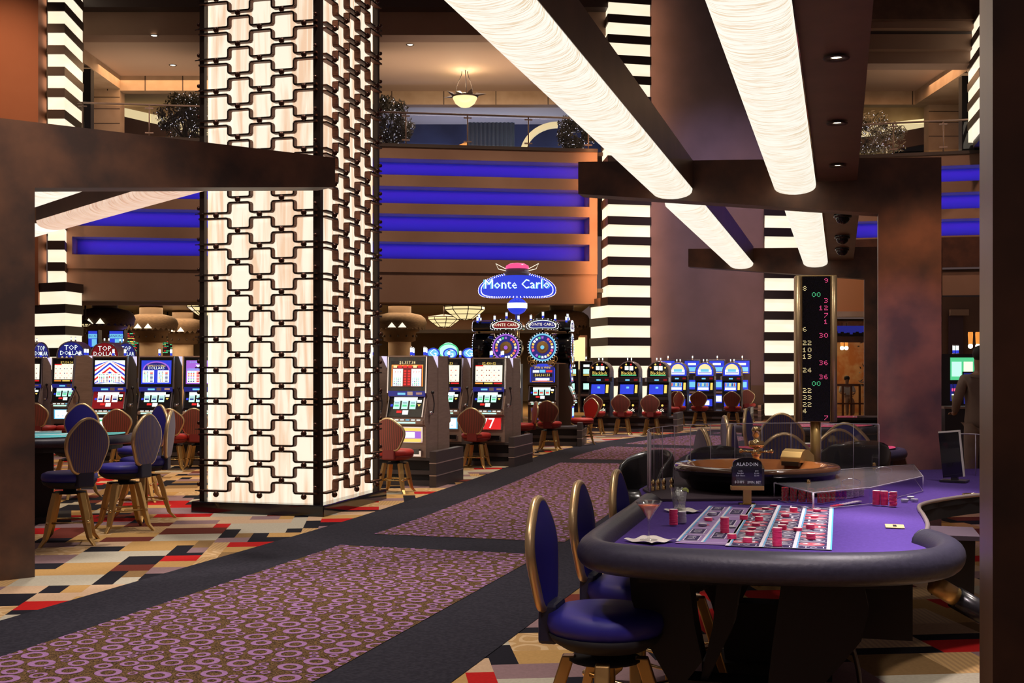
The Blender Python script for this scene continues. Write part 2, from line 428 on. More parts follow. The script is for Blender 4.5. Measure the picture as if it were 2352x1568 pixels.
struct(band(0, 3.33, .008, 'navy_carpet', 'floor_aisle_border'), 'navy border carpet of the aisle')
# ring-patterned panels between navy cross bands; rings packed in path coordinates
_E0 = E; E = []
for i in range(len(_E0) - 1):
    for k in range(6): E.append(_E0[i].lerp(_E0[i + 1], k / 6))
E.append(_E0[-1])
SL = [0.]
for i in range(1, len(E)): SL.append(SL[-1] + (E[i] - E[i - 1]).length)
import bisect
def pos(s_, w_):
    k = min(max(bisect.bisect(SL, s_) - 1, 0), len(E) - 2); f = (s_ - SL[k]) / max(1e-6, SL[k + 1] - SL[k])
    return off(k, w_).lerp(off(k + 1, w_), f)
def s_at(y): 
    k = min(range(len(E)), key=lambda q: abs(off(q, .70).y - y)); return SL[k]
def rings(s0, s1, w0, w1, seed):
    q = random.Random(seed); cell = .2; grid = {}; out = []
    area = (s1 - s0) * (w1 - w0)
    for r, tries in ((.088, 60), (.074, 110), (.060, 200), (.046, 420), (.034, 700)):
        for k in range(int(area * tries)):
            s_, w_ = q.uniform(s0, s1), q.uniform(w0, w1); ok = True; gi, gj = int(s_ / cell), int(w_ / cell)
            for a in (-1, 0, 1):
                for c in (-1, 0, 1):
                    for (s2, w2, r2) in grid.get((gi + a, gj + c), ()):
                        if (s2 - s_) ** 2 + (w2 - w_) ** 2 < ((r + r2) * .98) ** 2: ok = False; break
                    if not ok: break
                if not ok: break
            if ok: grid.setdefault((gi, gj), []).append((s_, w_, r)); out.append((s_, w_, r))
    return out
for n_, (ya, yb) in enumerate(((2.2, 11.2), (11.95, 20.9), (21.8, 25.2), (26.1, 29.6), (30.3, 34.2))):
    sa, sb = s_at(ya), s_at(yb); b = MB(); N = max(4, int((sb - sa) / .25))
    for i in range(N):
        p = [pos(sa + (sb - sa) * (i + k) / N, w_) for k, w_ in ((0, .70), (0, 2.64), (1, 2.64), (1, .70))]
        b.quad(*[(v.x, v.y, .011) for v in p], 'runner_back')
    seg = 20 if n_ < 1 else (14 if n_ < 2 else 8); q = random.Random(n_)
    for (s_, w_, r) in rings(sa, sb, .70, 2.64, 40 + n_):
        rot = q.uniform(-.5, .5) - .5; el = q.uniform(.82, .95); r *= .93; ri = q.uniform(.50, .62); vs = []
        if sb - s_ < .1: rot = 0
        for k in range(seg):
            a = 2 * PI * k / seg
            for rr in (r, r * ri):
                u, v_ = rr * math.cos(a), rr * el * math.sin(a); c, d = math.cos(rot), math.sin(rot)
                ss = min(max(s_ + u * c - v_ * d, sa), sb); ww = min(max(w_ + u * d + v_ * c, .70), 2.64)
                p = pos(ss, ww); vs.append((p.x, p.y, .013))
        b.add(vs, [(2 * k, 2 * k + 1, (2 * k + 3) % (2 * seg), (2 * k + 2) % (2 * seg)) for k in range(seg)], 'runner_ring')
    struct(b.build('floor_ring_carpet'), 'aisle carpet with mauve rings on brown')
# ================================================================ gateways (tapered cantilever beams on pillars)
def gateway(name, A, side, pw, reach, zt, zb0, zb1, thick, tdir, label, zt1=None, light_edge=False):
    """A: inner foot corner; side: unit vector from pillar towards beam tip; pillar spans A..A-side*pw; thickness along tdir"""
    b = MB(); zt1 = zt1 or zt
    tip = A + side * reach; out = A - side * pw
    prof = [(out, 0), (A, 0), (A, zb0), (tip, zb1), (tip, zt1), (out, zt)]
    f = [Vector((p.x, p.y, z)) for p, z in prof]; k = [q + tdir * thick for q in f]; n = len(f)
    b.add(f + k, [tuple(range(n)), tuple(range(2 * n - 1, n - 1, -1))], 'patina')
    for i in range(n):
        j = (i + 1) % n
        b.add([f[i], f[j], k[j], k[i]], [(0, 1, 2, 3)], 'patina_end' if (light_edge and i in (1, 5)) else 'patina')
    return struct(b.build(name), label)
s_ = -V
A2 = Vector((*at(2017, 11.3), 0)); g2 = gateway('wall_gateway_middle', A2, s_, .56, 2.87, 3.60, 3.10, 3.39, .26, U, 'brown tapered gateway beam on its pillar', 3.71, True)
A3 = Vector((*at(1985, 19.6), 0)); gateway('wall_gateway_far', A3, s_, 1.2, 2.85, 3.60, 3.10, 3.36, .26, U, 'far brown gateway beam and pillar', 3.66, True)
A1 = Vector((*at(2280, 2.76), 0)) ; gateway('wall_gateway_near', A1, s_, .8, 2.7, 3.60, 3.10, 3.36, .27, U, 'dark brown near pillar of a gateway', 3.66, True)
sl = Vector((math.cos(math.radians(40)), math.sin(math.radians(40)), 0)); tl = Vector((-.67, .742, 0))
AL = Vector((*at(80, 9.5), 0))
gateway('wall_gateway_left', AL, sl, 1.6, 2.75, 3.57, 3.07, 3.34, .30, tl, 'brown tapered gateway on the left with cantilevered beam', 3.615)
# ================================================================ light troughs
def trough(end, direction, length, label, soff=0., mat='tube', side_box=True, z0=3.30, wdt=.39):
    """end: centre of the far end; runs back against direction for length"""
    ang = math.atan2(-direction.x, direction.y)
    st = end - direction * length
    t = thing('trough_light', label, 'ceiling light', (st.x, st.y, 0), ang)
    h = wdt / 2; b = MB(); pts = []
    n = 12
    for i in range(n + 1):
        a = PI * i / n; pts.append((-h * math.cos(a), z0 + .085 - .085 * math.sin(a) ** .8))
    pts = [(-h, z0 + .10)] + pts + [(h, z0 + .10)]
    vs = [(p[0], 0, p[1]) for p in pts] + [(p[0], length, p[1]) for p in pts]; m = len(pts)
    b.add(vs, [(i, i + 1, m + i + 1, m + i) for i in range(m - 1)], mat, True)
    b.add(vs, [tuple(range(m)), tuple(range(2 * m - 1, m - 1, -1))], mat)
    b.build('diffuser', t)
    b = MB(); b.box(-h - .004, h + .004 + soff, 0, length - (.12 if soff else 0), z0 + .095, z0 + .37, 'box_brown')
    if soff:
        b.box(h + .004, h + .012, 0, length - .12, z0 + .06, z0 + .10, 'black')
    o = b.build('housing', t)
    return t
def on_gate(A, px):
    X0, D0 = A.x, A.y; r = (px - CX) / FPX
    tt = (X0 - r * D0) / (V.x + r * -V.y); return Vector((X0 - V.x * tt, D0 - V.y * tt, 0))
def downlight(t_, x, y, z, r=.05, rim=.085, mat='e_lamp'):
    b = MB(); b.lathe([(rim, z - .012), (rim * .93, z - .018), (r, z - .012), (r, z + .02)], 'dark_brown', 20, x, y)
    o = b.build('trim_ring', t_); b = MB(); b.lathe([(r, z - .004), (.0001, z - .002)], mat, 16, x, y); b.build('lamp', o)
e1 = on_gate(A2, 1545); e2 = on_gate(A2, 1826)
T1 = trough(e1 - U * .02, U, 8.8, 'long rippled cream ceiling trough light, the one nearer the tall lattice column')
T2 = trough(e2 - U * .02, U, 8.8, 'long rippled cream ceiling trough light beside a brown soffit with round downlights', .37)
for py in (132, 282, 380):
    d = (3.39 - EYE) * FPX / (HY - py); wp = Vector((*at(1908, d), 0)); st = T2.location; rel = wp - Vector(st)
    xx = rel.dot(V); yy = rel.dot(U)
    downlight(T2, .195 + .20, yy, 3.395, .035, .075)
e1b = on_gate(A3, 1703); e2b = on_gate(A3, 1873)
trough(e1b - U * .02, U, 7.7, 'rippled cream trough light beyond the middle gateway, with purple-lit side', mat='tube')
T4 = trough(e2b - U * .02, U, 8.2, 'rippled cream trough light beyond the middle gateway, beside black dome cameras', .40)
for k, yy in enumerate((2.0, 4.3, 6.0)):
    c = T4.matrix_basis @ Vector((.42, yy, 3.39))
    t = thing('dome_camera', ['black ceiling dome camera nearest to the middle gateway', 'black ceiling dome camera between two others on the soffit', 'black ceiling dome camera farthest along the dark soffit'][k], 'security camera', (c.x, c.y, 3.39), 0, 'dome cameras on the dark soffit')
    b = MB(); b.lathe([(.10, .004), (.10, -.03), (.085, -.035)], 'black', 20); b.build('mount_ring', t)
    b = MB(); b.lathe([(.08 * math.cos(PI / 2 * i / 6) + .0001, -.033 - .075 * math.sin(PI / 2 * i / 6)) for i in range(7)], 'glass_black', 20); b.build('dome', t)
dl = Vector((-.62, .78, 0)).normalized(); nl = Vector((dl.y, -dl.x, 0))
l1e = Vector((*onz(122, 524, 3.3), 0)) if False else Vector((*at(122, 14.4), 0))
trough(l1e, dl, 4.2, 'peach trough light seen through the left gateway, ending above a striped pillar', mat='tube2')
l2 = Vector((-5.45, 13.45, 0)) - nl * .32
trough(l2 + dl * 1.4, dl, 4.2, 'bright trough light in the upper corner of the left gateway opening')
trough(l1e + dl * 4.2, dl, 3.9, 'bright trough light behind the peach one, beyond the left gateway')
# ================================================================ lattice lantern column
cc = Vector((*at(733, 13.45), 0)); WL, WR, ZT = 1.44, 1.72, 6.3
tw = thing('lantern_column', 'tall square column of glowing onyx panels behind a dark wrought lattice', 'column', (cc.x, cc.y, 0), ROT, kind='thing')
# local frame: x = right (V), y = depth (U); front face spans x -WL..0 at y=0, right face spans y 0..WR at x=0
b = MB(); b.box(-WL - .10, .10, -.10, WR + .10, 0, .13, 'black'); bevel(b.build('plinth', tw), .01)
for nm, (x0, x1, y0, y1) in dict(front=(-WL + .03, -.03, .05, .06), right=(-.06, -.05, .03, WR - .03), left=(-WL + .05, -WL + .06, .03, WR - .03), rear=(-WL + .03, -.03, WR - .06, WR - .05)).items():
    b = MB(); b.box(x0, x1, y0, y1, .13, ZT, 'onyx'); b.build('onyx_panel', tw)
for (x, y) in ((0, 0), (-WL, 0), (0, WR), (-WL, WR)):
    b = MB(); b.box(x - .062, x + .022, y - .022, y + .062, .13, ZT, 'iron') if x == 0 and y == 0 else b.box(x - .03, x + .03, y - .03, y + .03, .13, ZT, 'iron')
    b.build('corner_post', tw)
pitch = .351; zc0 = .20 + .02
def meander(fn, ncol, wcol, ext0, ext1, mat='iron'):
    """fn(a, off, z) -> local point; strap wave running over columns of width wcol"""
    b = MB(); rr = .026; th = .020; dep = .075
    for row in range(-1, 18):
        for half in (0, 1):
            base = zc0 + row * pitch
            pts = []
            g_ = .031; lo = base + (g_ if half == 0 else pitch / 2 + g_); hi = base + (pitch / 2 - g_ if half == 0 else pitch - g_)
            # wave: even columns at lo (above their ball), odd columns at hi (below their ball); half 1 swapped
            for c in range(ncol):
                up = (c % 2 == 0) == (half == 1)
                z = hi if up else lo
                a0 = c * wcol - (ext0 if c == 0 else 0); a1 = (c + 1) * wcol + (ext1 if c == ncol - 1 else 0)
                pts.append((a0, z)); pts.append((a1, z))
            # round the corners
            P = []
            for i, p in enumerate(pts):
                if 0 < i < len(pts) - 1:
                    q0, q1 = Vector(pts[i - 1]), Vector(pts[i + 1]); pv = Vector(p)
                    if (q0 - pv).length < 1e-6 or (q1 - pv).length < 1e-6: P.append(p); continue
                    r0 = min(rr, (q0 - pv).length * .45); r1 = min(rr, (q1 - pv).length * .45)
                    d0 = (q0 - pv).normalized(); d1 = (q1 - pv).normalized()
                    for t in (0, .33, .67, 1):
                        w1 = pv + d0 * r0 * (1 - t) ** 2 + d1 * r1 * t ** 2
                        P.append((w1.x, w1.y))
                else: P.append(p)
            if min(p[1] for p in P) < .14 or max(p[1] for p in P) > ZT: continue
            # strap: ribbon with depth
            for i in range(len(P) - 1):
                a, c = Vector(P[i]), Vector(P[i + 1])
                if (c - a).length < 1e-5: continue
                nrm = Vector((-(c - a).y, (c - a).x)).normalized() * th / 2
                q = [a + nrm, c + nrm, c - nrm, a - nrm]
                fr = [fn(p.x, 0, p.y) for p in q]; bk = [fn(p.x, dep, p.y) for p in q]
                b.add(fr + bk, [(0, 1, 2, 3)], 'iron'); b.add(fr + bk, [(0, 1, 5, 4), (2, 3, 7, 6), (1, 2, 6, 5), (3, 0, 4, 7)], 'strap_side')
    return b
wl = (WL - .06) / 5; wr = (WR - .06) / 5
meander(lambda a, o, z: (-1.361 + a, -.07 + o, z), 5, .2705, .10, .0).build('front_lattice', tw)
meander(lambda a, o, z: (.07 - o, .05 + a, z), 5, .325, .0, .06).build('side_lattice', tw)
cnt = 0; rest = MB()
for face in (0, 1):
    for row in range(0, 18):
        for c in range(5):
            z = zc0 + row * pitch + (pitch / 2 if c % 2 else 0)
            if z < .16 or z > ZT - .05: continue
            x, y = (-1.361 + (c + .5) * .2705, -.092) if face == 0 else (.092, .05 + (c + .5) * .325)
            if cnt < 100 and (z < 6.1 and (face == 0 or row < 4)):
                b = MB() ; b.ball(x, y, z, .034, 'bronze', 10, 6); b.build('bronze_ball', tw); cnt += 1
            else: rest.ball(x, y, z, .034, 'bronze', 8, 6)
for row in range(18):
    z = zc0 + row * pitch
    for (x, y) in ((-WL - .055, .0), (-.02, -.055), (.055, WR)):
        if z < ZT: rest.ball(x, y, z + .1, .024, 'bronze', 8, 6)
        if z < ZT and x < -1: rest.tube([(x - .02, -.05, z + .03), (x + .1, -.07, z + .03)], .006, 'iron', 5)
o = rest.build('bronze_studs', tw); o['kind'] = 'stuff'
# ================================================================ facade with blue coves
def seg_box(b, P0, P1, f0, f1, z0, z1, mat):
    """box along P0-P1, from f0 to f1 behind the facade line"""
    d = (P1 - P0).normalized(); n = Vector((-d.y, d.x, 0))
    q = [P0 + n * f0, P1 + n * f0, P1 + n * f1, P0 + n * f1]
    vs = [(p.x, p.y, z0) for p in q] + [(p.x, p.y, z1) for p in q]
    b.add(vs, [(3, 2, 1, 0), (4, 5, 6, 7), (0, 1, 5, 4), (1, 2, 6, 5), (2, 3, 7, 6), (3, 0, 4, 7)], mat)
coves = [(7.43, 7.92), (6.58, 7.09), (5.75, 6.27), (4.92, 5.43)]
def facade(name, P0, P1, label, ncove=4, zbot=3.62, seed=0, low=True, e0=.25, e1=.25):
    P0 = Vector((*P0, 0)); P1 = Vector((*P1, 0)); d = (P1 - P0).normalized(); n = Vector((-d.y, d.x, 0)); L = (P1 - P0).length
    b = MB(); zs = [(z0, z1) for z0, z1 in coves[:ncove]]
    seg_box(b, P0, P1, 0, .75, zs[0][1], 8.26, 'wall_tan')
    for (a, c), (e, f) in zip(zs[:-1], zs[1:]): seg_box(b, P0, P1, 0, .75, f, a, 'wall_tan')
    seg_box(b, P0, P1, 0, .75, 4.52, zs[-1][0], 'wall_tan')
    if low: seg_box(b, P0, P1, .06, .75, zbot, 4.52, 'wall_tan')
    for (a, c) in zs:
        seg_box(b, P0, P0 + d * e0, 0, .75, a, c, 'wall_tan'); seg_box(b, P1 - d * e1, P1, 0, .75, a, c, 'wall_tan')
    struct(b.build(name), label)
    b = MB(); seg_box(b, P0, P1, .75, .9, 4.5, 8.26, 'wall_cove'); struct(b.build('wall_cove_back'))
    b = MB(); seg_box(b, P0 - d * 0, P1, -.05, 1.2, 8.26, 8.36, 'dark_brown'); struct(b.build('trim_gallery_edge'), 'dark edge of the gallery floor')
    for (a, c) in zs:
        mid = (P0 + P1) / 2 + n * .42
        o = light('AREA', 'cove_light', (mid.x, mid.y, a + .03), 38 * L / 10, (.05, .11, 1.), L - .7, .12, rot=(PI, 0, math.atan2(d.y, d.x)))
        mid = (P0 + P1) / 2 + n * .6
        o = light('AREA', 'cove_light', (mid.x, mid.y, c - .03), 10 * L / 10, (.42, .03, .9), L - .7, .1, rot=(0, 0, math.atan2(d.y, d.x)))
    return P0, P1, d, n
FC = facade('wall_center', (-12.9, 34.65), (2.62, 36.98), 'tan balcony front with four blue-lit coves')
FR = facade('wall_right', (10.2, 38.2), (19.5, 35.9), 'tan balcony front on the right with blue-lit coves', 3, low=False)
b = MB(); P0, P1 = FR[0], FR[1]
seg_box(b, P0, P1, -.02, .5, 5.72 - .95, 5.70, 'wood_dk'); seg_box(b, P0, P1, -.06, .5, 4.70, 4.76, 'chrome')
seg_box(b, P0, P1, 0, .5, 3.9, 4.70, 'wall_tan'); seg_box(b, P0, P1, -.02, .5, 3.42, 3.9, 'steel_dark'); seg_box(b, P0, P1, -.08, .5, 3.36, 3.42, 'chrome')
struct(b.build('trim_1'), 'brown wood panel, tan band and dark shiny strip under the right balcony')
# mauve tower wall between the striped columns, and its continuation
b = MB(); b.box(4.05, 9.2, 38.6, 39.2, 0, 17, 'wall_mauve'); struct(b.build('wall_back'), 'tall mauve wall between two striped light columns')
b = MB(); b.box(4.05, 9.3, 38.5, 38.6, 0, 1.1, 'dark_brown'); struct(b.build('baseboard_back'), 'dark dado at the foot of the mauve wall')
b = MB(); b.box(-30, -13.2, 33.6, 34.2, 3.4, 17, mottled('orange_plaster', (.42, .17, .09), (.47, .20, .11), .6, .7)); struct(b.build('wall_left'), 'warm brown wall above the left gateway')
# ================================================================ striped light columns
def striped(name, label, foot, z0, z1, pitch=.603, lit=.355, ph=0., base=None, zb=None):
    cx = sum(p[0] for p in foot) / len(foot); cy = sum(p[1] for p in foot) / len(foot)
    t = thing(name, label, 'light column', (cx, cy, 0), 0, 'striped light columns', 'thing')
    def infl(poly, k):
        mx = sum(p[0] for p in poly) / len(poly); my = sum(p[1] for p in poly) / len(poly)
        out = []
        for p in poly:
            v = Vector((p[0] - mx, p[1] - my)); v = v + v.normalized() * k
            out.append((v.x + mx - cx, v.y + my - cy))
        return out
    b = MB(); b.prism(infl(foot, -.25), z0, z1, 'band'); b.build('core', t)
    z = z0 + ph
    while z < z1:
        poly = base if (base and z + lit / 2 < zb) else foot
        if z + lit > z0:
            b = MB(); b.prism(infl(poly, 0), max(z, z0), z + lit, 'stripe_lit'); b.build('lit_band', t)
            b = MB(); b.prism(infl(poly, .05), z + lit, z + pitch, 'band'); b.build('dark_band', t)
        z += pitch
    return t
fA = [at(1383, 37.4), at(1398, 36.0), at(1493, 36.3), (4.25, 37.6)]
bA = [at(1357, 37.4), at(1398, 36.0), at(1493, 36.3), (4.25, 37.6)]
striped('striped_light_column', 'tall cream and dark striped light column behind the card-game machines', fA, .0, 14.6, ph=.155, base=bA, zb=3.5)
fC = [at(1756, 36.8), at(1757, 34.9), (8.7, 35.1), (8.7, 37.0)]
striped('striped_light_column', 'cream and dark striped light column beside the gold number display', fC, .0, 9.0, ph=.28)
fB = [at(110, 35.6), at(110, 33.9), at(148, 33.9), at(158, 35.6)]
bB = [at(70, 33.9), at(150, 33.2), at(188, 34.2), at(185, 36)]
striped('striped_light_column', 'cream and dark striped light column seen through the left gateway', fB, .0, 7.7, ph=.40, base=bB, zb=3.9)
fB2 = [at(110, 35.6), at(110, 33.9), at(148, 33.9), at(190, 35.9)]
striped('striped_light_column', 'cream and dark striped light column above the left gateway beam', fB2, 8.0, 12.6, ph=.30)
fD = [at(2224, 37.2), at(2250, 35.2), at(2300, 35.4), at(2300, 37.2)]
striped('striped_light_column', 'sliver of a striped light column beside the near right pillar', fD, 8.4, 12.0, ph=.2)
# ================================================================ upper gallery
b = MB(); b.box(-30, 4.0, 37.2, 60, 8.2, 8.30, 'dark_brown'); b.box(9.3, 30, 38.4, 60, 8.2, 8.30, 'dark_brown'); b.box(4.0, 9.3, 39.3, 60, 8.2, 8.30, 'dark_brown'); struct(b.build('floor_gallery'), 'gallery floor')
# header beams and gallery ceiling
b = MB()
b.box(-30, 2.9, 36.6, 37.4, 11.75, 12.45, 'wall_tan'); b.box(-30, 2.9, 36.1, 37.4, 12.45, 12.95, 'band'); b.box(-30, 2.9, 34.6, 37.4, 12.95, 13.4, 'wall_tan')
struct(b.build('trim_2'), 'stepped beams above the gallery opening')
b = MB(); b.box(9.4, 30, 36.8, 37.6, 10.94, 11.30, 'wall_tan'); b.box(9.4, 30, 36.5, 37.6, 11.30, 11.75, 'wall_tan'); b.box(9.4, 30, 36.55, 37.6, 11.75, 11.85, 'band'); b.box(9.4, 30, 36.2, 37.6, 11.85, 12.06, 'wall_tan'); b.box(9.4, 30, 36.0, 37.6, 12.06, 14.2, 'box_brown'); struct(b.build('trim_3'), 'stepped beams above the right gallery')
b = MB(); gp = plain('gallery_ceiling_paint', (.50, .36, .27), .8); b.box(-30, 4.0, 37.4, 60, 11.75, 11.9, gp); b.box(9.3, 30, 37.4, 60, 11.75, 11.9, gp); b.box(4.0, 9.3, 39.3, 60, 11.75, 11.9, gp); struct(b.build('ceiling_gallery'), 'tan gallery ceiling')
b = MB(); b.box(-30, 30, 28, 37.4, 14.2, 14.5, 'dark_brown'); struct(b.build('ceiling'), 'dark upper ceiling')
# limestone back wall with openings
b = MB(); yb = 44.
def bw(x0, x1, z0, z1, m='stone', y=yb, t=.5): b.box(x0, x1, y, y + t, z0, z1, m)
bw(-9.5, 30, 11.26, 11.75); bw(3.3, 4.2, 8.3, 11.26); bw(15.2, 16.3, 8.3, 11.26); bw(17.5, 30, 8.3, 11.26)
bw(-30, -9.5, 11.24, 11.75, y=41.7); bw(-30, -13.56, 8.3, 11.24, y=41.7)
b.box(-16, -13.55, 37.4, 41.7, 11.3, 11.75, 'stone'); b.box(14.7, 18, 38.6, 44, 11.25, 11.75, 'stone')
for i in range(14): b.box(-8.2 + i * 1.9, -8.17 + i * 1.9, yb - .012, yb, 11.26, 11.75, 'dark_brown')
for i in range(6): b.box(-14 + i * 1.3, -13.97 + i * 1.3, 41.688, 41.7, 11.24, 11.75, 'dark_brown')
for z in (10.1, 10.6, 11.0): b.box(15.2, 16.3, yb - .012, yb, z, z + .02, 'dark_brown'); b.box(-16.6, -13.56, 41.688, 41.7, z, z + .02, 'dark_brown')
struct(b.build('wall_gallery_back'), 'limestone wall of the gallery')
b = MB(); b.box(-30, 30, 44.5, 50, 12.7, 12.9, 'cream_wall'); struct(b.build('ceiling_lounge'))
b = MB(); b.box(-30, 30, 50, 50.3, 8.3, 12.1, 'deep_blue'); b.box(-30, 30, 49.9, 50.3, 12.1, 12.9, 'cream_wall'); struct(b.build('wall_lounge'), 'dark blue lounge wall behind the gallery')
b = MB(); b.box(-13.75, -13.45, 38.5, 38.8, 8.3, 11.2, 'matte_black'); b.box(14.55, 14.95, 39, 39.3, 8.3, 11.1, 'matte_black'); struct(b.build('wall_gallery_side'))
b = MB()
def ramp(x0, x1, y, za, zb, th, mat): b.prism_y([(x0, za), (x1, zb), (x1, zb + th), (x0, za + th)], y, y + .3, mat)
ramp(-16, -11.3, 46.2, 11.45, 10.4, .42, 'e_amber'); ramp(-16, -11.3, 46.0, 10.9, 9.8, .62, 'wall_tan')
ramp(12.6, 15.8, 46.2, 10.45, 10.8, .40, 'e_amber'); ramp(12.6, 15.8, 46.0, 9.6, 10.2, .65, 'wall_tan')
b.box(-16, -11, 46.6, 46.9, 11.2, 12.8, 'stone'); b.box(12, 16.5, 46.6, 46.9, 11.1, 12.8, 'stone')
struct(b.build('wall_gallery_stair'), 'sloping stair soffits with lit edges in the gallery')
# curtain, arch in the lounge
b = MB(); n = 60
vs = []
for i in range(n + 1):
    x = -1.75 + i * 1.85 / n; y = 47 + .05 * math.sin(i * 1.3)
    vs += [(x, y, 8.3), (x, y, 11.22)]
b.add(vs, [(2 * i, 2 * i + 2, 2 * i + 3, 2 * i + 1) for i in range(n)], 'curtain', True)
tag(b.build('curtain'), 'pale blue curtain behind the gallery railing', 'curtain')
b = MB(); vs = []
for i in range(21):
    a = PI / 2 * i / 20
    for k_, y in ((1., 46), (1., 46.4), (.86, 46.4), (.86, 46)):
        vs.append((1.75 - 1.45 * k_ * math.cos(a), y, 9.75 + 1.30 * k_ * math.sin(a)))
b.add(vs, [(4 * i + k, 4 * i + (k + 1) % 4, 4 * i + 4 + (k + 1) % 4, 4 * i + 4 + k) for i in range(20) for k in range(4)], 'e_amber')
for x in (-1.45 * .86 + 1.75,): b.box(x, x + .02, 46, 46.3, 8.3, 9.75, 'steel_dark')
tag(b.build('lit_arch'), 'curved glowing arch in the dark lounge behind the railing', 'arch')
b = MB(); b.prism_y([(-2.35, 8.3), (-1.75, 8.3), (-1.72, 10.38), (-2.35, 10.08)], 46.4, 46.6, 'e_orange'); tag(b.build('orange_canopy'), 'small orange pointed canopy beside the blue curtain', 'canopy')
b = MB(); b.rect(-1.0, 11.85, -.62, 12.02, 'e_white', 49.85); b.box(-1.02, -.60, 49.86, 50, 11.83, 12.04, 'steel'); tag(b.build('wall_light_panel'), 'small white lit panel high on the lounge wall', 'light')
for x, w_, e_ in ((-1, 8, 200), (-12, 4, 70), (13.2, 3.5, 60)): light('AREA', 'gallery_fill', (x, 39.8, 8.6), e_, (1., .74, .52), w_, 1.0, rot=(PI, 0, 0))  # unseen fill added behind the railing to brighten the gallery ceiling
light('AREA', 'lounge_uplight', (-1, 48.8, 9.0), 200, (.45, .6, 1.), 8, .8, rot=(PI, 0, 0))
light('AREA', 'gallery_light', (-.5, 41, 11.6), 260, (1., .80, .62), 8, 3, rot=(0, 0, 0))
light('AREA', 'gallery_light', (-11.5, 41, 11.6), 190, (1., .58, .30), 5, 3, rot=(0, 0, 0))
light('AREA', 'gallery_light', (13, 41, 11.6), 160, (1., .55, .28), 5, 3, rot=(0, 0, 0))
light('AREA', 'lounge_light', (-2, 47.5, 12.6), 260, (.45, .6, 1.), 8, 2, rot=(0, 0, 0))
for x in (-10.8, -9.6, -3.4, 8.9):
    pass
for k, (px, py) in enumerate(((354, 82), (397, 150), (942, 103), (1978, 186))):
    d = (11.74 - EYE) * FPX / (HY - py); x, y = at(px, d)
    t = thing('downlight', ['round downlight in the left gallery ceiling nearer the beam', 'round downlight in the left gallery ceiling farther from the beam', 'round downlight in the ceiling left of the pendant lamp', 'round downlight in the ceiling over the right gallery'][k], 'downlight', (x, y, 11.74), 0, 'gallery downlights')
    downlight(t, 0, 0, 0.01, .09, .13)
# ---------------------------------------------------------------- glass railing
def railing(P0, P1, n, label, back=.25):
    P0 = Vector((*P0, 0)); P1 = Vector((*P1, 0)); d = (P1 - P0).normalized(); L = (P1 - P0).length
    t = thing('glass_railing', label, 'railing', (P0.x, P0.y, 8.36), math.atan2(d.y, d.x))
    b = MB(); b.tube([(0, 0, .98), (L, 0, .98)], .03, 'steel', 8); b.build('handrail', t)
    for i in range(n + 1):
        x = .15 + (L - .3) * i / n
        b = MB(); b.tube([(x, 0, 0), (x, 0, .98)], .022, 'steel', 8); b.box(x - .12, x + .12, -.02, .02, .86, .90, 'steel'); b.box(x - .12, x + .12, -.02, .02, .14, .18, 'steel'); b.build('post', t)
        if i < n:
            x1 = .15 + (L - .3) * (i + 1) / n
            b = MB(); b.box(x + .04, x1 - .04, -.006, .006, .08, .92, 'rail_glass'); b.build('glass_pane', t)
railing((-12.6, 34.95), (2.5, 37.2), 8, 'glass and metal railing along the central gallery edge')
railing((10.4, 38.3), (15.0, 37.1), 3, 'glass and metal railing on the right gallery')
# ---------------------------------------------------------------- trees with fairy lights
def fairytree(loc, r, h, seed, label):
    q = random.Random(seed); t = thing('fairy_light_tree', label, 'tree', loc, 0, 'trees with fairy lights')
    b = MB(); b.tube([(0, 0, 0), (.05, .02, h * .35), (-.03, 0, h * .6)], [.07, .05, .03], 'bark', 7)
    for k in range(6):
        a = q.uniform(0, 2 * PI); b.tube([(0, 0, h * .3), (r * .5 * math.cos(a), r * .5 * math.sin(a), h * .55), (r * .75 * math.cos(a), r * .75 * math.sin(a), h * q.uniform(.6, .85))], [.03, .02, .008], 'bark', 5)
    b.build('trunk', t)
    cl = []
    for k in range(34):
        a = q.uniform(0, 2 * PI); e = q.uniform(-.9, 1); rr = r * math.sqrt(max(0, 1 - e * e)) * q.uniform(.25, 1.08)
        cl.append((rr * math.cos(a), rr * math.sin(a), h * .58 + e * h * .38, q.uniform(.18, .34) * r))
    b = MB(); f = MB()
    for (x, y, z, s) in cl:
        for k in range(110):
            v = Vector((q.gauss(0, 1), q.gauss(0, 1), q.gauss(0, 1))).normalized() * s * q.uniform(.2, 1.15); p = Vector((x, y, z)) + v
            u = Vector((q.gauss(0, 1), q.gauss(0, 1), q.gauss(0, 1))).normalized(); w_ = u.orthogonal().normalized(); L = q.uniform(.05, .10)
            b.add([p - u * L, p + w_ * L * .3, p + u * L, p - w_ * L * .3], [(0, 1, 2, 3)], 'foliage')
        for k in range(7):
            v = Vector((q.gauss(0, 1), q.gauss(0, 1), q.gauss(0, 1))).normalized() * s * q.uniform(.7, 1.1); p = Vector((x, y, z)) + v
            c = .013
            f.add([p + Vector(o) * c for o in ((1, 0, 0), (-1, 0, 0), (0, 1, 0), (0, -1, 0), (0, 0, 1), (0, 0, -1))], [(0, 2, 4), (2, 1, 4), (1, 3, 4), (3, 0, 4), (2, 0, 5), (1, 2, 5), (3, 1, 5), (0, 3, 5)], 'e_bulb')
    b.build('foliage', t)['kind'] = 'stuff'; f.build('fairy_lights', t)['kind'] = 'stuff'
fairytree((*at(425, 38.6), 8.3), .98, 2.1, 1, 'leafy tree strung with fairy lights left of the lattice column')
fairytree((*at(885, 38.6), 8.3), .80, 2.0, 2, 'leafy tree strung with fairy lights just right of the lattice column')
fairytree((*at(1322, 38.8), 8.3), .75, 1.35, 3, 'small tree with fairy lights near the slanting trough light')
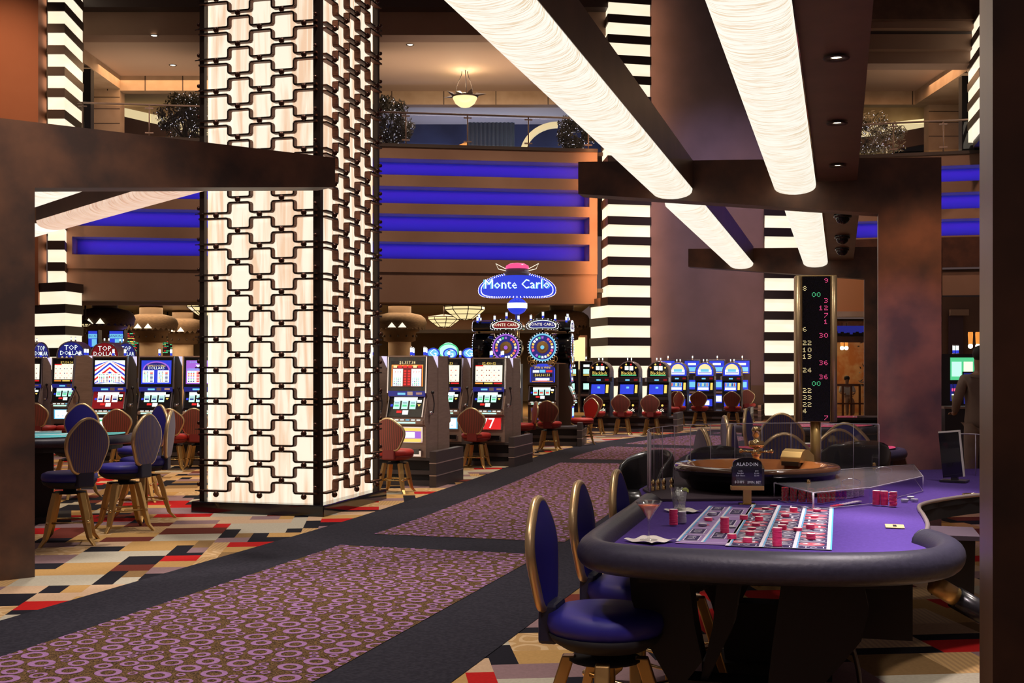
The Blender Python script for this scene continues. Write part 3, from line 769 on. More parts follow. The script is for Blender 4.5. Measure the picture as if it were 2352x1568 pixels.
fairytree((*at(1995, 40.5), 8.3), .95, 1.75, 4, 'leafy tree strung with fairy lights on the right gallery')
# ---------------------------------------------------------------- pendant
x, y = at(1068, 41)
t = thing('pendant_lamp', 'bowl pendant lamp with black star points hanging over the gallery', 'pendant lamp', (x, y, 10.5), .2)
b = MB(); b.lathe([(.0001, -.0), (.18, .03), (.33, .14), (.41, .30), (.42, .36)], 'e_amber', 28); b.build('glass_bowl', t)
b = MB(); b.lathe([(.42, .34), (.45, .36), (.45, .40), (.40, .42)], 'iron', 28); b.build('rim_band', t)
for k in range(8):
    a = 2 * PI * k / 8 + .2; c, s = math.cos(a), math.sin(a); L = .80 if k % 2 else .66
    b = MB(); pts = [Vector((c * .42, s * .42, .38)) + Vector((-s, c, 0)) * .12, Vector((c * L, s * L, .40 if k % 2 else .52)), Vector((c * .42, s * .42, .38)) - Vector((-s, c, 0)) * .12, Vector((c * .42, s * .42, .48))]
    b.add(pts, [(0, 1, 3), (1, 2, 3), (0, 2, 1), (0, 3, 2)], 'iron'); b.build('star_point', t)
for k in range(3):
    a = 2 * PI * k / 3 + .5; c, s = math.cos(a), math.sin(a)
    b = MB(); b.tube(catmull([(c * .34, s * .34, .42), (c * .30, s * .30, .75), (c * .14, s * .14, 1.1), (c * .11, s * .11, 1.25), (c * .11, s * .11, 1.36)], 5), .014, 'iron', 6); b.build('rod', t)
b = MB(); b.lathe([(.03, 1.45), (.15, 1.42), (.16, 1.36), (.05, 1.33), (.0001, 1.33)], 'iron', 16)
for k in range(8):
    a = 2 * PI * k / 8; b.add([(.1 * math.cos(a + .3), .1 * math.sin(a + .3), 1.38), (.24 * math.cos(a), .24 * math.sin(a), 1.39), (.1 * math.cos(a - .3), .1 * math.sin(a - .3), 1.38)], [(0, 1, 2)], 'iron')
b.build('ceiling_rose', t)
light('POINT', 'pendant_bulb', (x, y, 11.25), 45, (1., .8, .5), radius=.08)
# ================================================================ low hall under the gallery
b = MB(); b.box(-30, 2.9, 37.2, 62, 3.98, 4.1, mottled('hall_ceiling', (.10, .10, .085), (.16, .14, .12), .7, .35)); struct(b.build('ceiling_low'), 'low dark ceiling of the hall under the gallery')
b = MB(); b.box(-30, 2.9, 37.75, 37.95, 3.62, 3.98, 'wall_tan'); struct(b.build('trim_4'))
b = MB(); b.box(-30, 30, 60, 60.4, 0, 4.1, mottled('hall_back', (.20, .14, .085), (.29, .20, .12), .5, .7)); struct(b.build('wall_hall_back'), 'brown back wall of the low hall')
b = MB(); b.box(-7.5, 2.8, 52, 52.4, 3.3, 3.98, 'wall_tan'); b.box(-7.5, 2.8, 51.8, 52, 3.15, 3.3, 'dark_brown'); struct(b.build('trim_5'), 'moulding at the back of the low hall')
b = MB(); b.box(1.15, 2.5, 45.5, 45.8, 0, 3.5, 'stone'); b.box(-9.8, -8.6, 47, 47.4, 0, 3.5, 'wood_dk'); struct(b.build('wall_hall_pier'), 'pale pier at the back of the low hall')
b = MB(); b.box(2.2, 2.75, 45.3, 45.45, 1.6, 2.8, 'e_amber'); b.box(2.12, 2.83, 45.4, 45.5, 1.55, 2.88, 'wood_dk'); tag(b.build('lit_alcove'), 'narrow lit opening left of the tall striped column base', 'opening')
b = MB(); b.box(1.2, 1.75, 45.25, 45.32, 2.05, 2.55, 'wood_dk'); b.rect(1.24, 2.09, 1.71, 2.51, 'stone', 45.24); b.text('et', 1.6, 2.27, .22, 'e_red', 45.23); tag(b.build('wall_sign'), 'small framed beige sign with red letters on the pale pier', 'sign')
for i in range(5):
    light('AREA', 'hall_light', (-19 + i * 5.2, 46, 3.9), 420, (1., .72, .42), 2.5, 6)
light('AREA', 'hall_blue', (-12.5, 41, 2.6), 14, (.1, .15, 1.), 2, .3, rot=(PI, 0, 0))
# stepped-capital round columns
for k, (px, d, lab) in enumerate(((241, 40.5, 'thatched round column head with two lit triangles nearest the left striped column'), (347, 45, 'thatched round column head with two lit triangles in the middle of the hall'), (420, 49, 'thatched round column head with lit triangles beside the lattice column'), (1290, 42, 'thatched round column head with a lit triangle behind the roulette-wheel machines'), (918, 44, 'shadowy round column head just right of the lattice column'))):
    x, y = at(px, d)
    t = thing('hut_column', lab, 'column', (x, y, 0), 0, 'thatched columns in the low hall', 'thing')
    b = MB(); b.lathe([(.42, 0), (.42, 2.6)], 'stone', 20); b.build('shaft', t)
    b = MB(); b.lathe([(.42, 2.6), (.58, 2.64), (.60, 2.95), (.72, 3.0), (.72, 3.06)], 'dark_tan', 24)
    for i in range(12):
        a = 2 * PI * i / 12; b.ball(.60 * math.cos(a), .60 * math.sin(a), 2.80, .04, 'dark_brown', 6, 4)
    b.build('drum', t)
    b = MB(); n = 28
    b.lathe([(.94, 3.14), (.99, 3.30), (.93, 3.46), (.78, 3.58), (.42, 3.66)], 'thatch', n)
    for i in range(n):
        a0 = 2 * PI * i / n; a1 = 2 * PI * (i + 1) / n; am = (a0 + a1) / 2
        b.add([(.94 * math.cos(a0), .94 * math.sin(a0), 3.14), (.94 * math.cos(a1), .94 * math.sin(a1), 3.14), (.92 * math.cos(am), .92 * math.sin(am), 3.03)], [(0, 1, 2)], 'thatch')
    b.build('thatch_skirt', t)
    for s in (-1, 1):
        a = -PI / 2 + s * .19; cx_, cy_ = .99 * math.cos(a), .99 * math.sin(a)
        b = MB(); b.add([(cx_ - .15, cy_ - .04, 3.10), (cx_ + .15, cy_ - .04, 3.10), (cx_, cy_ - .04, 3.28)], [(0, 1, 2)], 'e_warm'); b.build('lit_triangle', t)
    b = MB(); b.lathe([(.42, 3.62), (.42, 3.97)], 'dark_tan', 20); b.build('neck', t)
# stained glass hanging lamps
def tiffany(px, d, py, w_, lab, rot=.2):
    x, y = at(px, d); z = zat(py, d); r = w_ / 2; n = 8
    t = thing('stained_glass_lamp', lab, 'pendant lamp', (x, y, z), rot, 'stained glass lamps in the low hall')
    b = MB(); rings = [(r, 0), (r, -.16 * r), (r * .72, -.38 * r), (r * .38, -.62 * r), (r * .02, -.68 * r)]
    rings[-1] = (r * .05, -.66 * r)
    for (r0, z0), (r1, z1) in zip(rings[:-1], rings[1:]):
        for i in range(n):
            a0, a1 = 2 * PI * i / n, 2 * PI * (i + 1) / n
            b.add([(r0 * math.cos(a0), r0 * math.sin(a0), z0), (r0 * math.cos(a1), r0 * math.sin(a1), z0), (r1 * math.cos(a1), r1 * math.sin(a1), z1), (r1 * math.cos(a0), r1 * math.sin(a0), z1)], [(0, 1, 2, 3)], 'e_amber')
    b.build('glass_shade', t)
    b = MB()
    for i in range(n):
        a = 2 * PI * i / n; b.tube([(q * 1.01 * math.cos(a), q * 1.01 * math.sin(a), zz) for q, zz in rings], .014, 'iron', 4)
    for q, zz in rings[:-1]:
        b.tube([(q * 1.01 * math.cos(2 * PI * i / n), q * 1.01 * math.sin(2 * PI * i / n), zz) for i in range(n)], .014, 'iron', 4, closed=True)
    b.tube([(0, 0, 0), (0, 0, 3.98 - z)], .03, 'iron', 6); b.lathe([(r, .02), (.05, .10)], 'iron', n)
    b.build('lead_frame', t)
tiffany(1068, 40, 704, 1.34, 'larger stained glass lamp hanging beside the revolving sign')
tiffany(1020, 44, 728, 1.15, 'smaller stained glass lamp hanging behind and below another')
tiffany(472, 39, 699, 1.15, 'stained glass lamp half hidden behind the left edge of the lattice column')
tiffany(196, 38.4, 742, .36, 'little stained glass lamp beside the left striped column')
tiffany(1325, 46, 722, .9, 'dim stained glass lamp just left of the tall striped column') if False else None
# results boards
q = random.Random(5)
for k, (x0, x1) in enumerate(((283, 320), (369, 399))):
    d = 50; xa, xb = at(x0, d)[0], at(x1, d)[0]; z0, z1 = zat(812, d), zat(764, d)
    t = thing('results_board', ['black board of red and green lines between two thatched columns', 'black board of coloured lines beside the farthest thatched column'][k], 'display board', ((xa + xb) / 2, d, z0), 0, 'betting results boards')
    wd = xb - xa; b = MB(); b.box(-wd / 2, wd / 2, 0, .12, 0, z1 - z0, 'led_black'); b.build('screen', t)
    b = MB()
    for r_ in range(13):
        z = (z1 - z0) * (.04 + r_ * .075); x = -wd / 2 + .03
        while x < wd / 2 - .12:
            L = q.uniform(.04, .14)
            if q.random() < .75: b.rect(x, z, min(x + L, wd / 2 - .02), z + .03, q.choice(['e_green', 'e_green', 'e_red', 'e_yellow', 'e_green']), -.004)
            x += L + .02
    b.build('lit_lines', t)
    b = MB(); b.tube([(0, .06, z1 - z0), (0, .06, 3.98 - z0)], .03, 'iron', 6); b.build('hanger', t)
# blue advertising boxes
for k, (px, wpx, s) in enumerate(((213, 20, 'BLUE'), (267, 31, 'BANKING'))):
    d = 33; x, _ = at(px, d); wd = wpx / FPX * d; z0, z1 = zat(797, d), zat(760, d)
    t = thing('lit_sign_box', ['narrow blue lit sign box above the starred arch topper', 'wider blue lit sign box beside the black results board'][k], 'sign', (x, d, z0), 0, 'blue sign boxes')
    b = MB(); b.box(-wd / 2 - .03, wd / 2 + .03, .01, .3, -.5, z1 - z0 + .03, 'steel_dark'); b.build('box_body', t)
    b = MB(); b.rect(-wd / 2, 0, wd / 2, z1 - z0, 'e_blue'); b.rect(-wd * .1, .02, wd * .45, .22, 'e_cyan', -.004); b.rect(-wd * .5, .24, wd * .5, .36, 'e_cyan', -.004); b.text(s, 0, .30, .1 if k else .09, 'e_dkblue', -.008); b.build('lit_face', t)
# neon ovals
for k, (px, py, w_) in enumerate(((995, 811, 28), (1030, 806, 44), (1034, 812, 30), (1077, 811, 28))):
    d = 33 + (k == 1) * .6; x, y = at(px, d); z = zat(py, d); r = w_ / 2 / FPX * d
    t = thing('neon_topper', ['oval blue neon topper at the left of the neon group', 'green and white arched neon topper behind the oval ones', 'oval blue neon topper in the middle of the neon group', 'oval blue neon topper half hidden by the black drum'][k], 'neon sign', (x, y, z), 0, 'neon machine toppers')
    b = MB(); b.lathe([(r * .9, 0), (.0001, 0)], 'e_mint' if k == 1 else 'e_cyan', 20, 0, 0, 'y'); b.build('face', t)
    b = MB(); b.tube([(r * math.cos(a * PI / 12), -.02, r * .75 * math.sin(a * PI / 12)) for a in range(24)], .02, 'e_green' if k == 1 else 'e_blue', 5, closed=True)
    b.text('JACKPOT' if k == 1 else 'G', 0, 0, .15 if k == 1 else .3, 'e_green' if k == 1 else 'e_white', -.03) if k != 1 else None
    b.build('neon_tube', t)
    b = MB(); b.box(-.04, .04, .01, .08, -z, -r * .5, 'steel_dark'); b.build('stand', t)
# ================================================================ right rear: restaurant
b = MB(); b.box(9.6, 12.2, 36.5, 36.9, 3.36, 4.5, plain('orange_fascia', (.62, .27, .10), .7)); b.box(9.6, 12.2, 36.4, 36.9, 3.2, 3.36, 'stone'); struct(b.build('wall_restaurant_fascia'), 'orange fascia over the restaurant')
b = MB(); b.box(9.0, 16.5, 45, 45.3, 0, 3.4, 'mural'); struct(b.build('wall_restaurant'), 'warm mural wall of the restaurant')
b = MB(); b.box(9.6, 16.5, 40.0, 40.3, 2.75, 3.05, 'e_dkblue'); q = random.Random(3); x = 9.7
while x < 14: 
    h = q.uniform(.03, .15); b.box(x, x + .09, 39.95, 40.0, 2.68, 2.72 + h, 'matte_black'); x += .1
b.box(9.6, 16.5, 39.9, 40.3, 2.5, 2.70, 'wood_dk'); struct(b.build('trim_6'), 'dark blue frieze with a skyline silhouette over the restaurant')
for k, px in enumerate((1934, 1944)):
    x, y = at(px, 41)
    t = thing('glass_sconce', ['orange glass lamp hanging nearer the display tower', 'orange glass lamp hanging farther from the display tower'][k], 'lamp', (x, y, zat(795, 41)), 0, 'orange restaurant lamps')
    b = MB(); b.lathe([(.05, 0), (.07, .3), (.06, .34)], 'e_orange', 10); b.build('glass_shade', t)
    b = MB(); b.ball(0, 0, -.06, .07, 'e_lamp', 8, 6); b.tube([(0, 0, .34), (0, 0, .8)], .01, 'iron', 5); b.build('bulb', t)
light('AREA', 'restaurant_light', (11.5, 43, 3.2), 60, (1., .6, .3), 3, 2)
# dark bar rails of the restaurant
b = MB()
for i in range(14): b.box(9.8 + i * .28, 9.86 + i * .28, 39.9, 39.96, .0, 1.05, 'wood_dk')
b.box(9.7, 13.9, 39.85, 40.0, 1.05, 1.13, 'wood_dk'); b.box(9.7, 13.9, 39.85, 40.0, .45, .5, 'wood_dk')
tag(b.build('wooden_railing'), 'dark wooden railing in front of the restaurant diners', 'railing')
# potted dark foliage
b = MB(); q = random.Random(9)
for k in range(500):
    p = Vector((12.0 + q.gauss(0, .3), 39.2 + q.gauss(0, .2), .5 + abs(q.gauss(0, .8)))); u = Vector((q.gauss(0, 1), q.gauss(0, 1), q.gauss(0, 1))).normalized(); w_ = u.orthogonal(); b.add([p - u * .09, p + w_ * .025, p + u * .09, p - w_ * .025], [(0, 1, 2, 3)], 'foliage')
b.lathe([(.16, 0), (.24, .45), (.22, .45), (.0001, .40)], 'wood_dk', 16, 12.0, 39.2); tag(b.build('dark_plant'), 'dark leafy plant at the restaurant railing', 'plant')
# narrow view between gateway and near pillar: panels
b = MB(); b.box(at(2163, 30)[0], at(2290, 30)[0], 30, 30.3, 0, 3.42, mottled('side_panel', (.20, .12, .08), (.26, .16, .10), 1, .6)); b.box(at(2180, 29.9)[0], at(2212, 29.9)[0], 29.88, 29.95, .6, 2.95, plain('mauve_inset', (.12, .08, .09), .6)); b.box(at(2180, 29.9)[0], at(2222, 29.9)[0], 29.8, 29.9, 2.95, 3.1, 'stone'); struct(b.build('wall_service'), 'brown panelled wall behind the standing person')
# ================================================================ slot machines
def candle(t, x, y, z, mid='e_blue', s=1.):
    b = MB(); b.lathe([(.026 * s, z), (.026 * s, z + .012), (.020 * s, z + .015)], 'chrome', 12, x, y)
    b.lathe([(.020 * s, z + .015), (.020 * s, z + .055 * s)], mid, 12, x, y)
    b.lathe([(.020 * s, z + .055 * s), (.020 * s, z + .12 * s)], 'e_white', 12, x, y)
    b.lathe([(.022 * s, z + .12 * s), (.022 * s, z + .132 * s), (.001, z + .135 * s)], 'chrome', 12, x, y)
    b.build('candle_light', t)
def reel_unit(t, W, z0, z1, y0, y1, bg='black', reels=3, sym='e_green'):
    """tilted reel glass between z0..z1, lower edge further forward"""
    h = W / 2 - .035
    L = math.hypot(z1 - z0, y1 - y0); ang = math.atan2(y1 - y0, z1 - z0)
    T = Matrix.Translation((0, y0, z0)) @ Matrix.Rotation(-ang, 4, 'X')
    b = MB(); b.T = T
    b.box(-h, h, -.004, .02, 0, L, bg); b.build('reel_glass', t)
    f = MB(); f.T = T
    f.box(-h - .015, -h, -.02, .01, -.01, L + .015, 'chrome'); f.box(h, h + .015, -.02, .01, -.01, L + .015, 'chrome'); f.box(-h, h, -.02, .01, L, L + .015, 'steel'); f.build('reel_frame', t)
    rw = (2 * h * .66) / reels
    for k in range(reels):
        x0 = -h * .72 + k * rw * 1.06
        b = MB(); b.T = T
        b.rect(x0, L * .38, x0 + rw * .82, L * .95, 'e_mint' if bg != 'e_maroon' else 'e_white', -.008)
        b.rect(x0 + rw * .12, L * .50, x0 + rw * .7, L * .60, sym, -.010); b.rect(x0 + rw * .12, L * .66, x0 + rw * .7, L * .70, 'e_dkblue', -.010)
        b.build('reel_window', t)
    b = MB(); b.T = T
    b.rect(-h * .74, L * .80, -h * .74 + rw * 3.1, L * .97, 'e_white', -.009)
    b.rect(h * .58, L * .42, h * .9, L * .9, 'glass_black', -.007); b.rect(h * .62, L * .70, h * .88, L * .84, 'e_white', -.009)
    b.add([(h * .66, -.010, L * .62), (h * .86, -.010, L * .62), (h * .76, -.010, L * .50)], [(0, 2, 1)], 'e_yellow')
    b.rect(-h * .9, L * .5, -h * .76, L * .62, 'e_blue', -.009)
    b.rect(-h * .15, L * .1, h * .18, L * .32, 'e_white', -.009); b.rect(-h * .5, L * .18, -h * .2, L * .3, 'e_red', -.009)
    b.build('reel_lamps', t)
def button_shelf(t, W, z, y0, y1, sym='e_mint'):
    h = W / 2 - .02
    b = MB(); b.prism_x([(y0, z - .06), (y0, z - .02), (y1, z + .03), (y1, z - .06)], -h, h, 'steel'); b.build('button_shelf', t)
    b = MB()
    for i in range(6):
        x = -h * .85 + i * h * .30; b.box(x, x + h * .2, y0 - .004 + .02, y0 + .06, z - .012, z + .004, 'e_white' if i != 3 else 'e_cyan')
    b.rect(-h * .8, z - .052, h * .62, z - .03, sym, y0 - .003)
    b.build('buttons', t)
def lever(t, x, y, z):
    b = MB(); b.tube([(x, y, z), (x + .05, y, z)], .028, 'chrome', 10); b.box(x, x + .02, y - .05, y + .05, z - .03, z + .03, 'chrome')
    b.tube(catmull([(x + .06, y, z), (x + .07, y + .015, z + .13), (x + .07, y - .05, z + .27)], 4), .009, 'steel_dark', 6); b.ball(x + .07, y - .05, z + .29, .026, 'black', 10, 6); b.build('lever', t)
def art(b, kind, w, h, y=-.004):
    """pay-glass artwork inside a w x h window whose lower left is (-w/2, 0)"""
    q = random.Random(hash(kind) % 1000 if False else sum(map(ord, kind))); e = .0015
    def rc(x0, z0, x1, z1, m, k=1): b.rect(-w / 2 + x0 * w, z0 * h, -w / 2 + x1 * w, z1 * h, m, y - e * k)
    def tx(s, x, z, size, m, sx=1., k=3): b.text(s, -w / 2 + x * w, z * h, size * w, m, y - e * k, sx)
    if kind == 'flag':
        rc(0, 0, 1, 1, 'e_white')
        for i in range(7):
            o = i * .19 - .25
            for s in (-1, 1):
                pts = [(.5, 1.05 - o), (.5 + s * .6, .55 - o), (.5 + s * .6, .46 - o), (.5, .96 - o)]
                pts = [(min(max(p[0], 0), 1), min(max(p[1], 0), 1)) for p in pts]
                b.add([(-w / 2 + p[0] * w, y - e * 2, p[1] * h) for p in pts], [(0, 1, 2, 3)], 'e_red' if i % 2 else 'e_blue')
        rc(.12, .06, .48, .45, 'e_white', 3); rc(.52, .06, .88, .45, 'e_white', 3)
        for c in range(2):
            for r_ in range(6):
                for k in range(3): rc(.15 + c * .4 + k * .07, .08 + r_ * .06, .19 + c * .4 + k * .07, .11 + r_ * .06, q.choice(['e_green', 'e_dkblue', 'e_red']), 4)
                rc(.38 + c * .4, .08 + r_ * .06, .46 + c * .4, .105 + r_ * .06, 'e_maroon', 4)
        tx('5,000', .34, .47, .085, 'e_red', k=5); tx('10,000', .8, .47, .085, 'e_red', k=5)
    elif kind == 'triple':
        rc(0, 0, 1, 1, 'e_blue'); n = 16
        arc = [(.5 + .45 * math.cos(PI * i / n), .60 + .36 * math.sin(PI * i / n)) for i in range(n + 1)]
        b.add([(-w / 2 + p[0] * w, y - e * 2, p[1] * h) for p in arc], [tuple(range(n, -1, -1))], 'e_violet')
        arc = [(.5 + .40 * math.cos(PI * i / n), .60 + .31 * math.sin(PI * i / n)) for i in range(n + 1)]
        b.add([(-w / 2 + p[0] * w, y - e * 3, p[1] * h) for p in arc], [tuple(range(n, -1, -1))], 'e_dkblue')
        tx('TRIPLE DOUBLE', .5, .77, .088, 'e_yellow', k=5); tx('DOLLARS', .5, .67, .13, 'e_white', k=5)
        for c in range(2):
            rc(.05 + c * .5, .06, .43 + c * .5, .58, 'e_white', 3)
            for r_ in range(8):
                for k in range(3): rc(.09 + c * .5 + k * .055, .10 + r_ * .055, .12 + c * .5 + k * .055, .14 + r_ * .055, q.choice(['e_green', 'e_cyan', 'e_dkblue', 'e_orange']), 4)
                rc(.30 + c * .5, .10 + r_ * .055, .39 + c * .5, .13 + r_ * .055, 'e_red' if r_ > 5 else 'e_dkblue', 4)
    elif kind == 'diamond':
        rc(0, 0, 1, 1, 'e_violet'); tx('DOUBLE DIAMOND', .5, .92, .085, 'e_cyan')
        for x in (.4, .6): b.add([(-w / 2 + (x + a) * w, y - e * 2, z * h) for a, z in ((-.09, .82), (.09, .82), (0, .70))], [(0, 2, 1)], 'e_white')
        rc(.04, .58, .5, .67, 'e_cyan'); rc(.54, .58, .96, .67, 'e_white')
        for c in range(2):
            rc(.04 + c * .5, .05, .48 + c * .5, .56, 'e_white', 2)
            for r_ in range(7):
                for k in range(3): rc(.07 + c * .5 + k * .08, .09 + r_ * .065, .12 + c * .5 + k * .08, .13 + r_ * .065, ['e_dkblue', 'e_green', 'e_violet', 'e_violet', 'e_orange', 'e_red', 'e_cyan'][r_], 3)
                rc(.35 + c * .5, .09 + r_ * .065, .45 + c * .5, .135 + r_ * .065, 'e_red', 3)
    elif kind.startswith('$'):
        big = kind.startswith('$6')
        rc(0, 0, 1, 1, 'glass_black', .3); rc(.10, .88, .92, .985, 'steel_dark', 1); tx(kind, .5, .935, .125, 'e_yellow' if not big else 'e_amber', 1.)
        if big:
            rc(.02, .03, .98, .86, 'e_orange'); rc(.05, .03, .95, .80, 'e_maroon', 2); rc(.07, .04, .37, .70, 'e_white', 3); rc(.63, .04, .93, .70, 'e_white', 3)
            for k in range(6):
                rc(.08 + k * .15, .74, .19 + k * .15, .83, ['e_amber', 'e_red', 'e_red', 'e_red', 'e_amber', 'e_red'][k], 4)
                rc(.40, .08 + k * .1, .48, .15 + k * .1, 'e_red', 4); rc(.52, .08 + k * .1, .60, .15 + k * .1, 'e_red', 4)
            for c in (.10, .66):
                for r_ in range(5):
                    for k in range(4): rc(c + k * .06, .07 + r_ * .065, c + .035 + k * .06, .10 + r_ * .065, q.choice(['e_green', 'e_cyan', 'e_dkblue']), 4)
                for k in range(3): tx('7', c + .04 + k * .08, .56, .09, 'e_red', k=5)
        else:
            rc(.02, .10, .98, .86, 'e_warm'); rc(.02, .81, .3, .86, 'e_red', 2)
            for c in (.06, .50):
                for r_ in range(6):
                    for k in range(5):
                        if (r_ + k) % 2 == 0: tx('7', c + k * .085, .17 + r_ * .115, .065, 'e_red', k=4) if r_ % 2 else rc(c + k * .085, .15 + r_ * .115, c + .04 + k * .085, .19 + r_ * .115, q.choice(['e_red', 'e_dkblue', 'e_maroon']), 4)
            rc(.02, .0, .30, .06, 'e_orange', 2); rc(.34, .0, .64, .06, 'e_yellow', 2); rc(.68, .0, .98, .06, 'e_red', 2)
    elif kind == 'spin':
        rc(0, 0, 1, .9, 'e_dkblue'); tx('SPIN & WIN!', .5, .84, .13, 'e_yellow'); rc(.08, .56, .35, .70, 'e_white', 2); rc(.38, .56, .62, .72, 'e_cyan', 2); rc(.66, .58, .92, .70, 'e_red', 2)
        rc(.10, .32, .92, .52, 'glass_black', 2); tx('$64,161.51', .5, .42, .15, 'e_yellow'); rc(.2, .12, .8, .26, 'e_white', 2); rc(.3, .08, .7, .12, 'e_pink', 2); rc(.05, .05, .95, .09, 'e_orange', 1)
    elif kind == 'belly7':
        rc(0, 0, 1, 1, 'e_red'); tx('77', .5, .5, .55, 'e_white'); tx('7', .33, .5, .42, 'e_maroon', k=4)
    elif kind == 'bellyviolet':
        rc(0, 0, 1, 1, 'e_yellow'); rc(0, .25, 1, .78, 'e_violet', 2); rc(.25, .30, .8, .72, 'e_white', 3)
    elif kind == 'bellywhite':
        rc(0, 0, 1, 1, 'e_cyan'); rc(.05, .06, .95, .94, 'e_white', 2)
        for k in range(4): rc(.15 + k * .2, .3, .22 + k * .2, .36, 'e_cyan', 3)
    elif kind == 'bellyflag':
        rc(0, 0, 1, 1, 'e_white'); rc(.1, .7, .6, .85, 'e_green', 2); rc(.5, .1, .9, .25, 'e_blue', 2)
def classic(name, label, glass, belly, group, W=.58, bg='black', sym='e_green', trim='e_dkblue', loc=(0, 0, 0), rotz=ROT, side='steel', H=1.82, wedge=True):
    t = thing(name, label, 'slot machine', loc, rotz, group); h = W / 2
    prof = [(-.02, .40), (-.02, .84), (-.07, .86), (-.07, .95), (.06, 1.25), (.02, 1.30), (.06, H), (.50, H), (.50, .40)]
    b = MB(); b.prism_x(prof, -h, h, side); bevel(b.build('cabinet', t), .008)
    b = MB(); b.T = Matrix.Translation((0, .015, 1.38)) @ Matrix.Rotation(math.radians(-4.5), 4, 'X')
    b.box(-h + .01, h - .01, -.006, .02, -.06, H - 1.40, 'black'); art(b, glass, W - .09, H - 1.45, -.007); b.build('pay_glass', t)
    b = MB(); b.T = Matrix.Translation((0, .012, 1.30)) @ Matrix.Rotation(math.radians(-4.5), 4, 'X')
    b.box(-h - .003, -h + .015, -.02, .02, 0, H - 1.30, 'chrome'); b.box(h - .015, h + .003, -.02, .02, 0, H - 1.30, 'chrome'); b.box(-h, h, -.02, .02, H - 1.315, H - 1.295, 'steel'); b.build('top_frame', t)
    b = MB(); b.box(-h + .02, h - .02, -.012, .02, 1.255, 1.33, trim); b.rect(-h * .45, 1.275, -h * .05, 1.305, 'e_cyan', -.014); b.rect(h * .05, 1.27, h * .32, 1.32, 'kiosk_line', -.014); b.rect(h * .5, 1.28, h * .8, 1.31, 'chip_edge', -.014); b.build('player_panel', t)
    reel_unit(t, W, .97, 1.245, -.085, .03, bg, 3, sym); button_shelf(t, W, .93, -.10, -.02)
    b = MB(); b.T = Matrix.Translation((0, -.03, .62)); b.box(-h + .04, h - .04, -.004, .02, -.01, .21, 'chrome'); art(b, belly, W - .13, .19, -.005); b.build('belly_glass', t)
    b = MB(); b.box(-h + .05, h - .05, -.08, -.01, .42, .50, 'chrome'); b.box(-h + .08, h - .08, -.085, -.02, .45, .52, 'black'); b.build('coin_tray', t)
    lever(t, h, .12, 1.02)
    if wedge:
        b = MB(); b.add([(h + .004, .28, H), (h + .004, .50, H), (h + .004, .50, H - .17)], [(0, 2, 1)], 'lilac'); b.build('side_notch', t)
    candle(t, h * .2 - .06, .2, H); candle(t, h * .2 + .14, .2, H)
    return t
def kiosk(name, label, x, y, rotz, w0, w1, dep=.9, hz=.40, end=True):
    t = thing('machine_base', label, 'machine base', (x, y, 0), rotz, 'machine bases')
    b = MB(); b.box(w0, w1, .05, dep, 0, hz - .03, 'matte_black'); b.box(w0, w1, .0, dep + .02, hz - .04, hz, 'kiosk'); b.box(w0, w1, .03, .05, .16, .22, 'kiosk'); b.box(w0, w1, .02, .05, 0, .08, 'kiosk'); b.build('plinth', t)
    if end:
        b = MB(); b.box(w1, w1 + .10, -.18, dep + .15, 0, .50, 'kiosk'); b.build('end_panel', t)
        b = MB()
        for z in (.16, .33): b.box(w1 - .002, w1 + .104, -.184, dep + .154, z, z + .014, 'kiosk_line')
        b.build('trim_strip', t)
    return t
GR = 'reel slot machines'
P = at(934, 16.9)
def alongV(p, t): return (p[0] + V.x * t, p[1] + V.y * t, 0)
classic('slot_machine', 'reel slot machine showing $6,357.38, just right of the lattice column', '$6,357.38', 'bellyviolet', GR, loc=(P[0], P[1], 0), sym='e_green')
classic('slot_machine', 'reel slot machine mostly hidden behind the right edge of the lattice column', '$1,204.75', 'bellywhite', GR, loc=alongV(P, -.78))
Q = at(1122, 20.3)
classic('slot_machine', 'reel slot machine showing $2,430.02 with a red lit lower glass', '$2,430.02', 'belly7', GR, loc=(Q[0], Q[1], 0))
classic('slot_machine', 'reel slot machine showing 553.53, half hidden behind a neighbour', '$3,553.53', 'bellywhite', GR, loc=alongV(Q, -.76))
# their back-to-back partners
for (p, k, lab) in ((P, 0, 'slot machine backing onto the one showing $6,357.38'), (Q, 0, 'slot machine backing onto the one showing $2,430.02')):
    pp = Vector((p[0], p[1], 0)) + U * 1.02
    classic('slot_machine', lab, '$4,118.60', 'bellywhite', GR, loc=tuple(pp), rotz=ROT + PI)
kiosk('machine_base', 'striped grey machine base at the end nearest the lattice column', P[0], P[1], ROT, -1.4, .40)
kiosk('machine_base', 'striped grey machine base under the machine showing $2,430.02', Q[0], Q[1], ROT, -1.3, .40)
# left bank
for px, gl, be, bg, lab in ((251, 'flag', 'bellyflag', 'e_maroon', 'reel slot machine with red, white and blue chevrons on its glass'), (358, 'triple', 'bellywhite', 'black', 'reel slot machine with a blue arched glass reading TRIPLE DOUBLE DOLLARS'), (461, 'diamond', 'bellywhite', 'black', 'reel slot machine with a violet diamond glass beside the lattice column')):
    x, y = at(px, 20.4); classic('slot_machine', lab, gl, be, GR, W=.60, bg=bg, sym='e_dkblue', loc=(x, y, 0), rotz=-.02, side='steel_dark', H=1.85)
x, y = at(461, 20.4); kiosk('machine_base', 'dark striped machine base under the left bank of slot machines', x, y, -.02, -2.0, .4, end=False)
for px, gl, lab in ((152, '$7,550.20', 'reel slot machine showing $7,550 at the left'), (62, '$2,777.00', 'reel slot machine cut off by the left gateway pillar')):
    x, y = at(px, 24.5); classic('slot_machine', lab, gl, 'bellywhite', GR, W=.60, loc=(x, y, 0), rotz=.0, H=1.86)
x, y = at(152, 24.5); kiosk('machine_base', 'dark machine base under the machine showing $7,550', x, y, 0, -1.3, .4, end=False)
